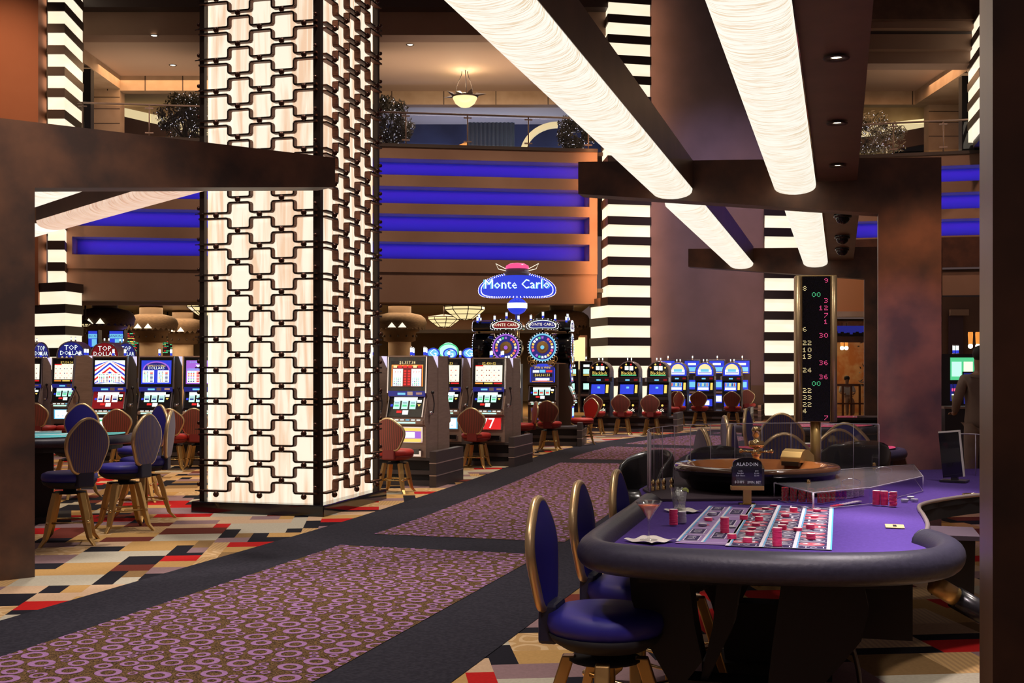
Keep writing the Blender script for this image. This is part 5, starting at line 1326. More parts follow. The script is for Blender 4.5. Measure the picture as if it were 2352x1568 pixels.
# under-frame and pedestal
b = MB(); ap = [W2L(*p) for p in [(.50, 4.78), (1.50, 4.62), (1.62, 5.1), (1.85, 6.3), (2.2, 7.6), (.9, 7.6)]]; b.prism(ap, .80, TZ - .036, 'matte_black'); b.build('apron', tb)
def ped(y0, name='pedestal'):
    b = MB(); T = Matrix.Translation((-.33, y0, 0)); b.T = T
    # fat lyre-shaped slab: two curved legs on a base
    L_ = [(-.46, .84), (-.45, .70), (-.40, .55), (-.30, .38), (-.24, .18), (-.22, .06), (.22, .06), (.24, .18), (.30, .38), (.40, .50), (.47, .58), (.50, .70), (.46, .84), (.20, .84), (.17, .60), (.14, .40), (-.10, .40), (-.05, .55), (-.02, .84), (-.10, .84), (-.13, .62), (-.16, .46), (-.20, .62), (-.22, .84)]
    b.prism_y(L_[:6] + [(-.22, .38), (-.16, .46), (-.19, .60), (-.22, .84)], -.08, .08, 'matte_black')
    b.prism_y([(.22, .06), (.24, .18), (.30, .38), (.40, .50), (.46, .58), (.49, .70), (.46, .84), (.16, .84), (.12, .55), (.10, .38)], -.08, .08, 'matte_black')
    b.prism_y([(-.22, .06), (.22, .06), (.10, .38), (-.22, .38)], -.08, .08, 'matte_black')
    b.prism_y([(-.10, .84), (.0, .84), (-.04, .60), (-.14, .38), (-.17, .38), (-.12, .60)], -.05, .10, 'matte_black')
    b.box(-.34, .34, -.16, .16, 0, .07, 'matte_black'); return b.build(name, tb)
ped(.0); ped(1.7)
b = MB(); b.box(.02, .34, .25, .95, .52, .80, 'matte_black'); b.build('drop_box', tb)
b = MB(); b.tube(catmull([(.05, .5, .60), (.12, .55, .35), (.16, .6, .14), (.30, .7, .06)], 5), .012, 'steel_dark', 6); b.build('cable', tb)
# raised wheel platform
b = MB(); wp = [W2L(*p) for p in [(.82, 6.62), (1.50, 6.66), (1.60, 6.75), (2.02, 7.5), (2.5, 8.3), (2.3, 8.40), (1.4, 8.30), (.96, 7.85), (.78, 7.2)]]
b.prism(wp, TZ, TZ + .012, 'plum'); b.build('wheel_platform', tb)
# ---- printed layout
b = MB(); z1, z2, z3, z4 = TZ, TZ + .0015, TZ + .0025, TZ + .0035
def lr(v0, v1, u0, u1, z, m): b.quad((-v0, u0, z), (-v0, u1, z), (-v1, u1, z), (-v1, u0, z), m)
v = [0, .134, .268, .402]; u0, du = .085, .1117; uT = u0 + 12 * du; uZ = uT + .12
lr(-.014, .405, 0.0, uZ, z1, 'felt_dk'); lr(.40, .615, u0 - .05, uT - .02, z1, 'felt_lilac')
for k in range(3):
    lr(v[k] + .004, v[k + 1] - .004, .008, u0 - .006, z2, 'felt_dk'); b.text('2 TO 1', -(v[k] + v[k + 1]) / 2, u0 / 2, .052, 'felt_line', z3, .8, True)
nums = [[i * 3 + 3 - k for i in range(12)] for k in range(3)]
redset = {1, 3, 5, 7, 9, 12, 14, 16, 18, 19, 21, 23, 25, 27, 30, 32, 34, 36}
for k in range(3):
    for i in range(12):
        nmb = (i + 1) * 3 - k; cu = uT - (i + .5) * du; cv = (v[k] + v[k + 1]) / 2
        el = [(-cv + .056 * math.cos(2 * PI * a / 20), cu + .043 * math.sin(2 * PI * a / 20), z2) for a in range(20)]
        b.add(el, [tuple(range(20))], 'felt_red' if nmb in redset else 'felt_dk')
        if nmb not in redset:
            b.tube([(p[0], p[1], z2 - .0005) for p in el], .0012, 'felt_line', 4, closed=True)
        b.text(str(nmb), -cv, cu, .076, 'felt_line', z3, 1.35, True)
for i in range(13): lr(0, .402, uT - i * du - .0022, uT - i * du + .0022, z3, 'felt_line')
for k, vv in enumerate(v):
    lr(vv - .011, vv + .003, 0, uZ, z3, 'felt_line'); lr(vv - .018, vv - .011, 0, uZ, z3 - .0005, 'felt_blue')
lr(.20 - .003, .20 + .003, uT, uZ, z3, 'felt_line'); lr(0, .402, uZ - .004, uZ, z3, 'felt_line'); lr(0, .402, 0, .005, z3, 'felt_line')
b.text('0', -.30, uT + .06, .07, 'felt_line', z3, 1.5, True); b.text('00', -.10, uT + .06, .07, 'felt_line', z3, 1.5, True)
d0, d1 = u0, uT
for k, s in enumerate(('3rd 12', '2nd 12', '1st 12')):
    ua, ub = d0 + (d1 - d0) * k / 3, d0 + (d1 - d0) * (k + 1) / 3
    lr(.402, .51, ub - .003, ub + .003, z3, 'felt_line'); um = (ua + ub) / 2
    lr(.425, .488, um - .10, um + .10, z2, 'felt_line'); lr(.429, .484, um - .095, um + .095, z2 + .0005, 'felt_dk'); b.text(s, -.457, um, .055, 'felt_line', z3, .9, True, PI / 2)
for k, s in enumerate(('19-36', 'ODD', '', '', 'EVEN', '1-18')):
    ua, ub = d0 + (d1 - d0) * k / 6, d0 + (d1 - d0) * (k + 1) / 6
    lr(.51, .615, ub - .003, ub + .003, z3, 'felt_line'); um = (ua + ub) / 2
    if s: lr(.53, .595, um - .075, um + .075, z2, 'felt_line'); lr(.534, .591, um - .07, um + .07, z2 + .0005, 'felt_dk'); b.text(s, -.562, um, .05, 'felt_line', z3, .9, True, PI / 2)
    else: b.add([(-.562 - .03, um, z2), (-.562, um - .06, z2), (-.562 + .03, um, z2), (-.562, um + .06, z2)], [(0, 1, 2, 3)], 'felt_red' if k == 2 else 'felt_dk')
for vv in (.402, .51, .615): lr(vv - .006, vv + .004, u0 - .005, uT, z3, 'felt_line'); lr(vv - .013, vv - .006, u0 - .005, uT, z3 - .0004, 'felt_blue')
lr(.402, .615, u0 - .008, u0 - .002, z3, 'felt_line'); lr(.402, .615, uT - .004, uT + .002, z3, 'felt_line')
for i, s in enumerate(('TABLE LIMITS', 'MIN. $5')): b.text(s, -.70 - .035 * i, .95, .024, 'felt_lilac', z2, 1., True, PI / 2)
b.build('printed_layout', tb, 'white and red roulette numbers printed on the felt')
# money slot
t = thing('money_slot', 'brass bill-drop plate set in the felt right of the layout', 'slot plate', (*L2W(*onT(2055, 1209)), TZ), ROT)
b = MB(); b.box(-.042, .042, -.060, .060, 0, .004, 'slot_plate'); bevel(b.build('plate', t), .003); b = MB(); b.box(-.008, .008, -.030, .030, .0035, .0055, 'matte_black'); b.build('bill_slot', t)
t = thing('money_slot', 'brass ring on the felt beside the near right pillar', 'slot plate', (*L2W(*onT(2235, 1136)), TZ), ROT)
b = MB(); b.lathe([(.06, 0), (.06, .006), (.04, .006), (.04, 0)], 'brass', 20); b.build('ring', t)
# cue-like padded arm and bin on the dealer side
t = thing('waste_bin', 'dark open bin hanging below the table rail on the dealer side', 'bin', (*at(2178, 5.45), .0), ROT)
b = MB(); b.prism_x([(-.10, .64), (.10, .64), (.15, .90), (-.15, .90)], -.08, .10, 'matte_black'); b.build('bin_body', t)
b = MB(); b.box(-.10, .12, -.165, .165, .895, .915, 'plum'); b.build('lid', t)
t = thing('padded_arm', 'gold and black padded arm sticking out below the right end of the rail', 'arm', (*at(2145, 4.75), .80), 0)
b = MB(); b.tube([(0, 0, 0), (.10, .02, -.06)], .038, 'gold', 14); b.build('gold_sleeve', t); b = MB(); b.tube([(.09, .018, -.055), (.34, .05, -.20)], .045, 'black_leather', 14); b.build('padded_grip', t)
# ---- wheel
wx, wy = at(1737, 7.2)
wh = thing('roulette_bowl', 'roulette wheel in a black lacquered bowl with a gold spindle', 'roulette wheel', (wx, wy, TZ + .012), ROT); wh.scale = (1, 1, 1.2)
b = MB(); b.lathe([(.0001, 0), (.36, 0), (.40, .012), (.425, .045), (.445, .052), (.455, .06), (.462, .085), (.486, .09), (.488, .105)], 'black', 56); b.build('outer_bowl', wh)
b = MB(); b.lathe([(.488, .105), (.486, .114), (.476, .121), (.412, .122)], 'wood_dk', 56); b.build('wood_rim', wh)
b = MB(); b.lathe([(.41, .122), (.40, .118), (.36, .085), (.30, .06), (.27, .052)], 'wood', 56); b.build('ball_track', wh)
b = MB()
for i in range(38):
    a0 = 2 * PI * i / 38; a1 = 2 * PI * (i + 1) / 38; m = 'e_dkblue' if False else ('felt_red' if i % 2 else 'black') if i not in (0, 19) else 'chip_green'
    b.add([(r * math.cos(a), r * math.sin(a), z) for r, z, a in ((.27, .054, a0), (.27, .054, a1), (.19, .040, a1), (.19, .040, a0))], [(0, 1, 2, 3)], m)
b.lathe([(.19, .040), (.10, .075), (.04, .09), (.0001, .09)], 'wood_dk', 40); b.build('number_rotor', wh)
b = MB(); b.lathe([(.055, .07), (.05, .10), (.018, .155), (.026, .165), (.030, .175), (.016, .19), (.016, .20), (.045, .205), (.045, .235), (.018, .24), (.014, .25), (.024, .262), (.022, .28), (.028, .29), (.02, .305), (.0001, .308)], 'brass', 24)
for k in range(4):
    a = PI / 2 * k; b.tube([(0, 0, .18), (.09 * math.cos(a), .09 * math.sin(a), .185)], .006, 'brass', 6); b.ball(.09 * math.cos(a), .09 * math.sin(a), .185, .012, 'brass', 8, 5)
b.build('gold_spindle', wh)
# wheel sensor
sx, sy = at(1833, 7.50)
t = thing('wheel_sensor', 'gold curved sensor housing clipped on the far rim of the roulette wheel', 'sensor', (sx, sy, TZ + .15), ROT - .5)
b = MB(); b.prism_x([(-.10, .0), (-.10, .03), (-.075, .065), (-.04, .08), (.0, .075), (.06, .04), (.07, 0)], -.065, .075, 'gold'); bevel(b.build('housing', t), .004)
b = MB(); b.box(-.055, .065, -.105, -.02, -.022, .004, 'black'); b.build('lens_block', t)
# ---- curved plastic shield
sh = thing('wheel_shield', 'tall curved clear plastic shield with vertical seams around the wheel', 'shield', (0, 0, 0))
S = catmull([(.800, 6.98), (.815, 7.25), (.89, 7.56), (1.06, 7.86), (1.33, 8.08), (1.70, 8.20), (2.10, 8.20), (2.45, 8.05)], 2)
for i in range(len(S) - 1):
    a, c = S[i], S[i + 1]; b = MB(); b.add([(a[0], a[1], TZ + .013), (c[0], c[1], TZ + .013), (c[0], c[1], 1.275), (a[0], a[1], 1.275)], [(0, 1, 2, 3)], 'acrylic_shield'); b.build('clear_panel', sh)
b = MB()
for i in range(len(S)): b.tube([(S[i][0], S[i][1], TZ + .013), (S[i][0], S[i][1], 1.275)], .0022 if i else .006, 'acrylic_edge', 5)
b.tube([(p[0], p[1], 1.275) for p in S], .0028, 'acrylic_edge', 5); b.build('seams', sh)
for k, (px, py) in enumerate(((1500, 1105), (1512, 1128), (1525, 1120), (1543, 1108))):
    x, y = at(px, 7.05 + .04 * k); t = thing('brass_fitting', ['small brass fitting at the foot of the shield, taller and leftmost', 'small brass fitting at the foot of the shield, second from its left edge', 'small brass fitting at the foot of the shield, third from its left edge', 'tall brass fitting at the foot of the shield, closest to the wheel bowl'][k], 'fitting', (x, y, TZ + .013), 0, 'brass fittings of the shield')
    b = MB(); b.lathe([(.012, 0), (.012, .02), (.007, .024), (.013, .035), (.013, .05), (.006, .06), (.0001, .068)], 'brass', 12); b.build('finial', t)
# ---- winning-number display
dx, dy = at(1874, 7.95)
dp = thing('number_display', 'tall gold-framed black display of winning roulette numbers on a gold post', 'display', (dx, dy, TZ), math.radians(-9))
b = MB(); b.tube([(0, .03, 0), (0, .03, .40)], .034, 'gold', 20); b.lathe([(.05, 0), (.05, .015), (.035, .02)], 'gold', 20, 0, .03); b.build('post', dp)
z0, z1 = .375, 1.34; hw = .135
b = MB(); b.box(-hw, hw, -.02, .10, z0, z1, 'gold'); bevel(b.build('gold_frame', dp), .006)
b = MB(); b.box(-hw + .045, hw - .045, -.024, -.02, z0 + .006, z1 - .006, 'led_black'); b.build('screen', dp)
for x in (-hw + .022, hw - .022):
    b = MB(); b.tube([(x, -.018, z0 + .004), (x, -.018, z1 - .004)], .020, 'pale_gold', 12); b.build('gold_moulding', dp)
F = {'0': ['.##.', '#..#', '#..#', '#..#', '.##.'], '1': ['.#..', '##..', '.#..', '.#..', '###.'], '2': ['###.', '...#', '.##.', '#...', '####'], '3': ['###.', '...#', '.##.', '...#', '###.'], '4': ['..#.', '.##.', '#.#.', '####', '..#.'], '6': ['.##.', '#...', '###.', '#..#', '.##.'], '7': ['####', '...#', '..#.', '.#..', '#...'], '8': ['.##.', '#..#', '.##.', '#..#', '.##.'], '9': ['.##.', '#..#', '.###', '...#', '.##.'], '5': ['####', '#...', '###.', '...#', '###.']}
rows = [('r', '9', 475), ('y', '8', 520), ('g', '00', 556), ('r', '3', 590), ('r', '12', 633), ('r', '7', 675), ('r', '1', 712), ('y', '6', 755), ('r', '30', 790), ('y', '22', 833), ('y', '10', 873), ('y', '13', 911), ('r', '36', 947), ('y', '24', 989), ('r', '36', 1028), ('g', '00', 1066), ('y', '22', 1106), ('y', '33', 1146), ('y', '22', 1186), ('y', '4', 1223), ('r', '7', 1262)]
ps = .0062
for c, s, py in rows:
    zc = z0 + (1287 - py) / 842 * (z1 - z0); wd = len(s) * 5 * ps; b = MB()
    x0 = {'y': -hw + .052, 'g': -wd / 2 + .006, 'r': hw - .050 - wd}[c]; m = {'y': 'e_amber', 'g': 'e_green', 'r': 'e_pink'}[c]
    for k, ch in enumerate(s):
        for r_, line in enumerate(F[ch]):
            for q_, bit in enumerate(line):
                if bit == '#':
                    x = x0 + (k * 5 + q_) * ps; z = zc + (2 - r_) * ps
                    b.add([(x + .0027 * math.cos(a), -.0255, z + .0027 * math.sin(a)) for a in [PI / 3 * j for j in range(6)]], [tuple(range(6))], m)
    b.build('lit_number', dp, {'y': 'yellow', 'g': 'green', 'r': 'red'}[c] + ' dotted number ' + s)
# ---- betting sign
gx, gy = L2W(*onT(1716, 1157))
t = thing('betting_sign', 'black arched table sign reading ALADDIN on a gold stand', 'sign', (gx, gy, TZ), -.06)
b = MB(); b.box(-.045, .045, -.035, .035, 0, .004, 'brass'); b.box(-.022, .022, -.012, .012, .004, .075, 'gold'); b.box(-.088, .088, -.022, .022, .075, .098, 'gold'); bevel(b.build('gold_stand', t), .002)
A = [(-.078, .098), (.078, .098), (.078, .215)] + [(.078 * math.cos(a * PI / 10), .215 + .035 * math.sin(a * PI / 10)) for a in range(1, 10)] + [(-.078, .215)]
b = MB(); b.prism_y(A, -.008, .010, 'black'); b.build('plaque', t)
b = MB(); b.prism_y([(-.083, .098), (-.078, .098), (-.078, .20), (-.083, .20)], -.012, .016, 'glass_black'); b.prism_y([(.078, .098), (.090, .098), (.090, .19), (.078, .19)], -.010, .016, 'steel_dark'); b.build('side_clip', t)
b = MB(); pw = plain('sign_white', (.85, .83, .9), .5, em=(.8, .8, .9), es=.15); wm = 'sign_white'; M[wm] = pw
b.text('ALADDIN', 0, .213, .027, wm, -.0095, 1.); b.text('$CHIPS', -.042, .118, .019, wm, -.0095, .85); b.text('$MIN. BET', .036, .117, .019, wm, -.0095, .85)
for i, (s, r_) in enumerate((('Inside', '$100'), ('Each Bet', '$1,000'), ('Each Chance', '$2,000'))):
    b.text(s, -.036, .178 - i * .0125, .0105, wm, -.0095, .9); b.text(r_, .050, .178 - i * .0125, .0105, wm, -.0095, .9)
b.build('lettering', t)
# ---- chips
CH = {}
def chipmesh(key, m, mf, spot=None):
    b = MB(); r, h = .0195, .0033
    b.lathe([(r, 0), (r, h)], m, 20); b.lathe([(r, h), (r * .62, h)], mf, 20); b.lathe([(r * .62, h), (.0001, h)], m if spot else mf, 20); b.lathe([(.0001, 0), (r, 0)], m, 20)
    if spot:
        for k in range(6):
            a = 2 * PI * k / 6; pts = [((r + .0003) * math.cos(a + da), (r + .0003) * math.sin(a + da), z) for da, z in ((-.16, .0006), (.16, .0006), (.16, h - .0006), (-.16, h - .0006))]
            b.add(pts, [(0, 1, 2, 3)], spot)
    o = b.build('chip_master'); me = o.data; bpy.data.objects.remove(o); CH[key] = me
chipmesh('pink', 'chip_pink', 'chip_edge'); chipmesh('grey', 'chip_grey', 'chip_greyf'); chipmesh('red', 'chip_red', 'chip_pink', 'chip_green'); chipmesh('purple', 'chip_purple', 'chip_purple', 'chip_pink'); chipmesh('clear', 'chip_greyf', 'chip_greyf', 'chip_grey')
qc = random.Random(21)
def stack(key, px, py, n, label, group, jit=.0012, z=TZ, xy=None):
    x, y = xy or onz(px, py - 3, z)
    for i in range(n):
        o = bpy.data.objects.new('casino_chip', CH[key]); C.objects.link(o)
        o.location = (x + qc.uniform(-jit, jit), y + qc.uniform(-jit, jit), z + .0036 + i * .0034); o.rotation_euler = (0, 0, qc.uniform(0, 6))
        tag(o, label, 'chip', group)
def T(cx, cy): return 1540 + cx / 6.03, 1140 + cy / 6.03
LP = [(1430, 158, 2, 'pink', 'on the number box at the far edge of the layout'), (1318, 198, 2, 'pink', 'on the far left number of the layout'), (1705, 234, 6, 'pink', 'near the far middle of the layout'), (2030, 236, 4, 'pink', 'at the far right of the number grid'),
      (1190, 292, 4, 'pink', 'in the left number column, third row from the far edge'), (1590, 304, 4, 'pink', 'alone in the middle column below the far stack'), (1990, 312, 2, 'pink', 'in the right column, second from the far edge'), (1015, 342, 6, 'pink', 'on the line between the dozens and the numbers, far part'),
      (1225, 362, 6, 'pink', 'in the left number column near a flatter stack'), (1182, 434, 4, 'pink', 'in the left number column halfway down'), (1573, 408, 3, 'pink', 'in the middle column just behind a taller stack'), (1548, 480, 6, 'pink', 'in the middle column halfway down'),
      (1935, 474, 6, 'pink', 'in the right column halfway down'), (1763, 500, 4, 'pink', 'on the line between middle and right columns'), (1128, 474, 2, 'pink', 'thin pair in the left number column'), (1100, 562, 5, 'pink', 'in the left number column nearer the rail'),
      (850, 610, 6, 'pink', 'between the 3rd dozen box and the numbers'), (1065, 662, 6, 'pink', 'leaning stack nearest the rail in the left column'), (1478, 713, 22, 'pink', 'in the tall dark pink stack by the near rail'), (1945, 618, 7, 'pink', 'in the right column nearest the rail'),
      (750, 528, 20, 'pink', 'in the tall stack on the second dozen box'), (850, 458, 2, 'grey', 'beside the tall stack on the second dozen'), (445, 428, 3, 'grey', 'in the slanted grey pile on the outside bets'), (580, 284, 4, 'grey', 'on the far outside bets'), (525, 358, 4, 'pink', 'on the outside bets beside the grey ones')]
for cx, cy, n, k, lab in LP:
    px, py = T(cx, cy); stack(k, px, py, n, f"{'pink' if k == 'pink' else 'pale lilac'} chip {lab}", 'chips bet on the roulette layout')
stack('pink', 1547, 1209, 21, 'pink chip in the tall stack between the cocktail and the tumbler', 'stacked chips by the drinks')
stack('grey', 1567, 1204, 15, 'pale lilac chip in the stack leaning beside the tall pink one', 'stacked chips by the drinks')
for k, (px, py, lab) in enumerate(((2013, 1163, 'leftmost of the three tall stacks beside the chip cover'), (2031, 1164, 'middle of the three tall stacks beside the chip cover'), (2051, 1166, 'uneven rightmost of the three tall stacks beside the chip cover'))): stack('pink', px, py, 22, 'pink chip in the ' + lab, 'tall pink stacks by the chip cover', .0012 if k < 2 else .003)
for px, py, n, lab in ((2078, 1156, 4, 'lower pile'), (2092, 1151, 5, 'taller pile behind'), (2101, 1154, 3, 'small rightmost pile')): stack('grey', px, py, n, f'pale lilac chip in the {lab} right of the pink stacks', 'lilac chip piles')
# chips under the cover: one mass of stacked chips behind plastic
b = MB()
def pile(x, y, n, m, spot):
    c = L2W(0, 0)
    for i in range(n):
        cx_, cy_ = x + qc.uniform(-.001, .001), y + qc.uniform(-.001, .001); z = TZ + .004 + i * .0034; r, h = .0195, .0032; a0 = qc.uniform(0, 6)
        b.lathe([(.0001, z), (r, z), (r, z + h), (.0001, z + h)], m, 16, cx_, cy_, smooth=False)
        for k in range(6):
            a = a0 + 2 * PI * k / 6; b.add([(cx_ + (r + .0004) * math.cos(a + da), cy_ + (r + .0004) * math.sin(a + da), zz) for da, zz in ((-.16, z + .0005), (.16, z + .0005), (.16, z + h - .0005), (-.16, z + h - .0005))], [(0, 1, 2, 3)], spot)
for k in range(4): pile(1.495 + .040 * k, 6.60 - .025 * k, 22, 'chip_red', 'chip_green')
for k in range(3): pile(1.665 + .042 * k, 6.50 + .05 * k, 22, 'chip_red', 'chip_green')
for k in range(2): pile(1.80 + .042 * k, 6.66 + .05 * k, 20, 'chip_purple', 'chip_pink')
for k in range(3): pile(1.90 + .044 * k, 6.78 + .05 * k, 20 - 4 * k, 'chip_greyf', 'chip_grey')
for k in range(9):
    x, y = onz(1915 + k * 7, 1164 - k * 1.1, TZ); z = TZ + .004 + k * .0006; b.lathe([(.0001, z), (.0195, z), (.0195, z + .003), (.0001, z + .003)], 'chip_greyf' if k > 2 else 'chip_red', 16, x, y, smooth=False)
tag(b.build('stacked_chips'), 'red, purple and white chip stacks under the clear plastic cover', 'chips', kind='stuff')
# clear cover
cv = thing('chip_cover', 'clear plastic box cover with two wire handles over the chip stacks', 'cover', (0, 0, 0))
zt = 1.012; top = [onz(1778, 1108, zt), onz(1868, 1131, zt), onz(2000, 1119, zt), onz(2120, 1093, zt), onz(2099, 1066, zt), onz(1925, 1078, zt)]
b = MB(); b.prism(top, zt - .006, zt, 'acrylic_top'); b.build('top_plate', cv)
for i in (0, 1, 2, 3, 4, 5):
    a, c = top[i], top[(i + 1) % 6]; b = MB(); b.add([(a[0], a[1], TZ + .004), (c[0], c[1], TZ + .004), (c[0], c[1], zt - .006), (a[0], a[1], zt - .006)], [(0, 1, 2, 3)], 'acrylic'); b.build('side_panel', cv)
b = MB()
for z in (TZ + .005, zt): b.tube([(p[0], p[1], z) for p in top], .0018, 'acrylic_edge', 5, closed=True)
for i, p in enumerate(top):
    if i != 2: b.tube([(p[0], p[1], TZ + .004), (p[0], p[1], zt)], .002 if i != 1 else .005, 'acrylic_edge', 6)
b.build('edges', cv)
for px, py in ((1955, 1108), (2030, 1080)):
    x, y = onz(px, py, zt); b = MB(); b.tube(catmull([(x - .05, y, zt), (x - .045, y, zt + .012), (x, y, zt + .022), (x + .045, y, zt + .012), (x + .05, y, zt)], 5), .0025, 'chrome', 6); b.build('wire_handle', cv)
for px, py in ((1857, 1110), (2008, 1070)):
    x, y = onz(px, py, zt); b = MB(); b.lathe([(.012, zt), (.013, zt + .006), (.009, zt + .014), (.012, zt + .02), (.0001, zt + .022)], 'brass', 14, x, y); b.build('brass_knob', cv)
# ---- drinks
def napkin(px, py, rot, label, s=.078):
    x, y = onz(px, py, TZ); q = random.Random(px); b = MB(); n = 10; vs = []
    for i in range(n + 1):
        for j in range(n + 1):
            a, c = (i / n - .5) * 2 * s, (j / n - .5) * 2 * s; e = max(abs(a), abs(c)) / s
            vs.append((a * (1 + q.uniform(-.02, .02)), c * (1 + q.uniform(-.02, .02)), .003 + max(0, e - .55) * (.012 + .010 * math.sin(i * .9 + j * .7))))
    for z in (0, ): b.add(vs, [(i * (n + 1) + j, (i + 1) * (n + 1) + j, (i + 1) * (n + 1) + j + 1, i * (n + 1) + j + 1) for i in range(n) for j in range(n)], 'paper')
    o = b.build('paper_napkin'); o.location = (x, y, TZ + .001); o.rotation_euler = (0, 0, rot); so = o.modifiers.new('thick', 'SOLIDIFY'); so.thickness = .0012
    return tag(o, label, 'napkin')
napkin(1493, 1243, .75, 'crumpled white napkin under the orange cocktail'); napkin(1570, 1175, .6, 'white napkin under the tumbler of iced drink', .07)
x, y = onz(1490, 1239, TZ + .008)
t = thing('cocktail_glass', 'stemmed martini glass with an orange-red cocktail on a napkin', 'glass', (x, y, TZ + .006), 0)
b = MB(); b.lathe([(.0001, .0), (.036, .001), (.037, .003), (.008, .006), (.0042, .012), (.004, .075), (.007, .085), (.030, .125), (.058, .163), (.0575, .1635), (.0565, .163), (.029, .127), (.004, .09), (.0001, .088)], 'glass', 36); b.build('glass_body', t)
b = MB(); b.lathe([(.0001, .0885), (.004, .0905), (.0285, .127), (.0455, .149), (.0001, .149)], 'drink', 32); b.build('cocktail', t)
x, y = onz(1560, 1170, TZ + .006)
t = thing('tumbler', 'short tumbler of clear iced drink with lime and a dark straw', 'glass', (x, y, TZ + .006), 0)
b = MB(); b.lathe([(.0001, .001), (.031, 0), (.033, .006), (.034, .03), (.044, .112), (.0425, .112), (.032, .032), (.030, .010), (.0001, .008)], 'glass', 32); b.build('glass_body', t)
b = MB(); b.lathe([(.0001, .010), (.030, .012), (.032, .032), (.0395, .088), (.0001, .088)], 'water', 28); b.build('drink', t)
q = random.Random(2)
for k in range(7):
    b = MB(); b.T = Matrix.Translation((q.uniform(-.02, .02), q.uniform(-.02, .02), .066 + q.uniform(-.01, .022))) @ Matrix.Rotation(q.uniform(0, 3), 4, Vector((q.random(), q.random(), q.random()))); s = .010; b.box(-s, s, -s, s, -s, s, 'ice'); bevel(b.build('ice_cube', t), .003)
b = MB(); b.tube([(-.028, -.01, .100), (.008, .008, .012)], .003, 'matte_black', 6); b.build('straw', t)
b = MB(); b.T = Matrix.Translation((.030, -.006, .095)) @ Matrix.Rotation(.4, 4, 'Y'); b.lathe([(.0001, -.003), (.018, -.003), (.018, .003), (.0001, .003)], 'lime', 14, 0, 0, 'y', 0, PI); b.build('lime_wedge', t)
# ---- monitor on the far felt
x, y = at(2192, 7.75)
t = thing('table_monitor', 'black flat screen seen from behind with a pale edge, standing on the felt', 'monitor', (x, y, TZ), -.55)
b = MB(); b.T = Matrix.Rotation(-.10, 4, 'Y'); b.box(-.065, .060, -.012, .008, .03, .32, 'black'); b.build('screen_back', t)
b = MB(); b.T = Matrix.Rotation(-.10, 4, 'Y'); b.box(.060, .068, -.016, .012, .03, .325, 'paper'); b.box(-.065, .068, -.016, .012, .318, .328, 'paper'); b.build('pale_edge', t)
b = MB(); b.box(-.08, .08, -.06, .07, 0, .012, 'steel_dark'); b.box(-.02, .02, -.01, .03, .012, .05, 'steel_dark'); b.build('stand_foot', t)
x, y = at(2230, 8.2)
t = thing('clear_guard', 'small curved clear plastic guard beside the flat screen', 'guard', (x, y, TZ), 0)
b = MB(); S2 = [(-.08, .05), (.0, .05), (.04, .02), (.05, -.04), (.05, -.12)]
for i in range(4): a, c = S2[i], S2[i + 1]; b.add([(a[0], a[1], 0), (c[0], c[1], 0), (c[0], c[1], .28), (a[0], a[1], .28)], [(0, 1, 2, 3)], 'acrylic')
b.build('panel', t); b = MB(); b.tube([(a, c, .28) for a, c in S2], .003, 'acrylic_edge', 5); b.tube([(.04, .02, 0), (.04, .02, .28)], .003, 'acrylic_edge', 5); b.build('edge', t)
# ================================================================ other gaming tables
def halfmoon(label, x, y, rotz, felt, r=1.05):
    t = thing('card_table', label, 'gaming table', (x, y, 0), rotz); n = 24
    arc = [(r * math.cos(PI + PI * i / n), .80 * r * math.sin(PI + PI * i / n)) for i in range(n + 1)]
    b = MB(); b.prism([(p[0] * .93, p[1] * .93) for p in arc] + [(r * .93, .12), (-r * .93, .12)], TZ - .04, TZ + .002, 'matte_black', felt); b.build('felt_top', t)
    b = MB(); b.tube([(p[0], p[1], TZ - .055) for p in [(-r, .12)] + arc + [(r, .12)]], .05, 'navy_leather', 12); b.build('padded_rail', t)
    b = MB(); b.prism([(p[0] * .9, p[1] * .9) for p in arc], TZ - .16, TZ - .04, 'matte_black'); b.box(-.22, .22, -.45, -.1, 0, TZ - .1, 'matte_black'); b.box(-.4, .4, -.6, .05, 0, .06, 'matte_black'); b.build('pedestal', t)
    b = MB()
    for k in range(5):
        a = PI + PI * (k + .5) / 5; cx_, cy_ = .62 * r * math.cos(a), .5 * r * math.sin(a); b.lathe([(.085, TZ + .004), (.075, TZ + .004)], 'felt_line', 20, cx_, cy_)
    b.tube([(.4 * r * math.cos(PI + PI * i / n), .3 * r * math.sin(PI + PI * i / n), TZ + .004) for i in range(n + 1)], .006, 'felt_line', 4); b.build('felt_markings', t)
    b = MB(); b.box(-.3, .3, -.02, .12, TZ, TZ + .03, 'chrome'); b.build('chip_rack', t); return t
x, y = at(75, 13.3); halfmoon('half-round card table with glowing cyan felt at the left', x, y, .35, 'felt_cyan', 1.05)
x, y = at(1870, 11.2); halfmoon('half-round card table with pink felt just beyond the plastic shield', x, y, .1, 'felt_pink', .8)
x, y = at(1850, 15.6); halfmoon('half-round card table with pink felt, farther behind the first', x, y, -.2, 'felt_pink', .9)
x, y = at(2010, 17.9); halfmoon('half-round card table with pink felt and a chrome chip rack by the far gateway', x, y, PI, 'felt_pink', .8)
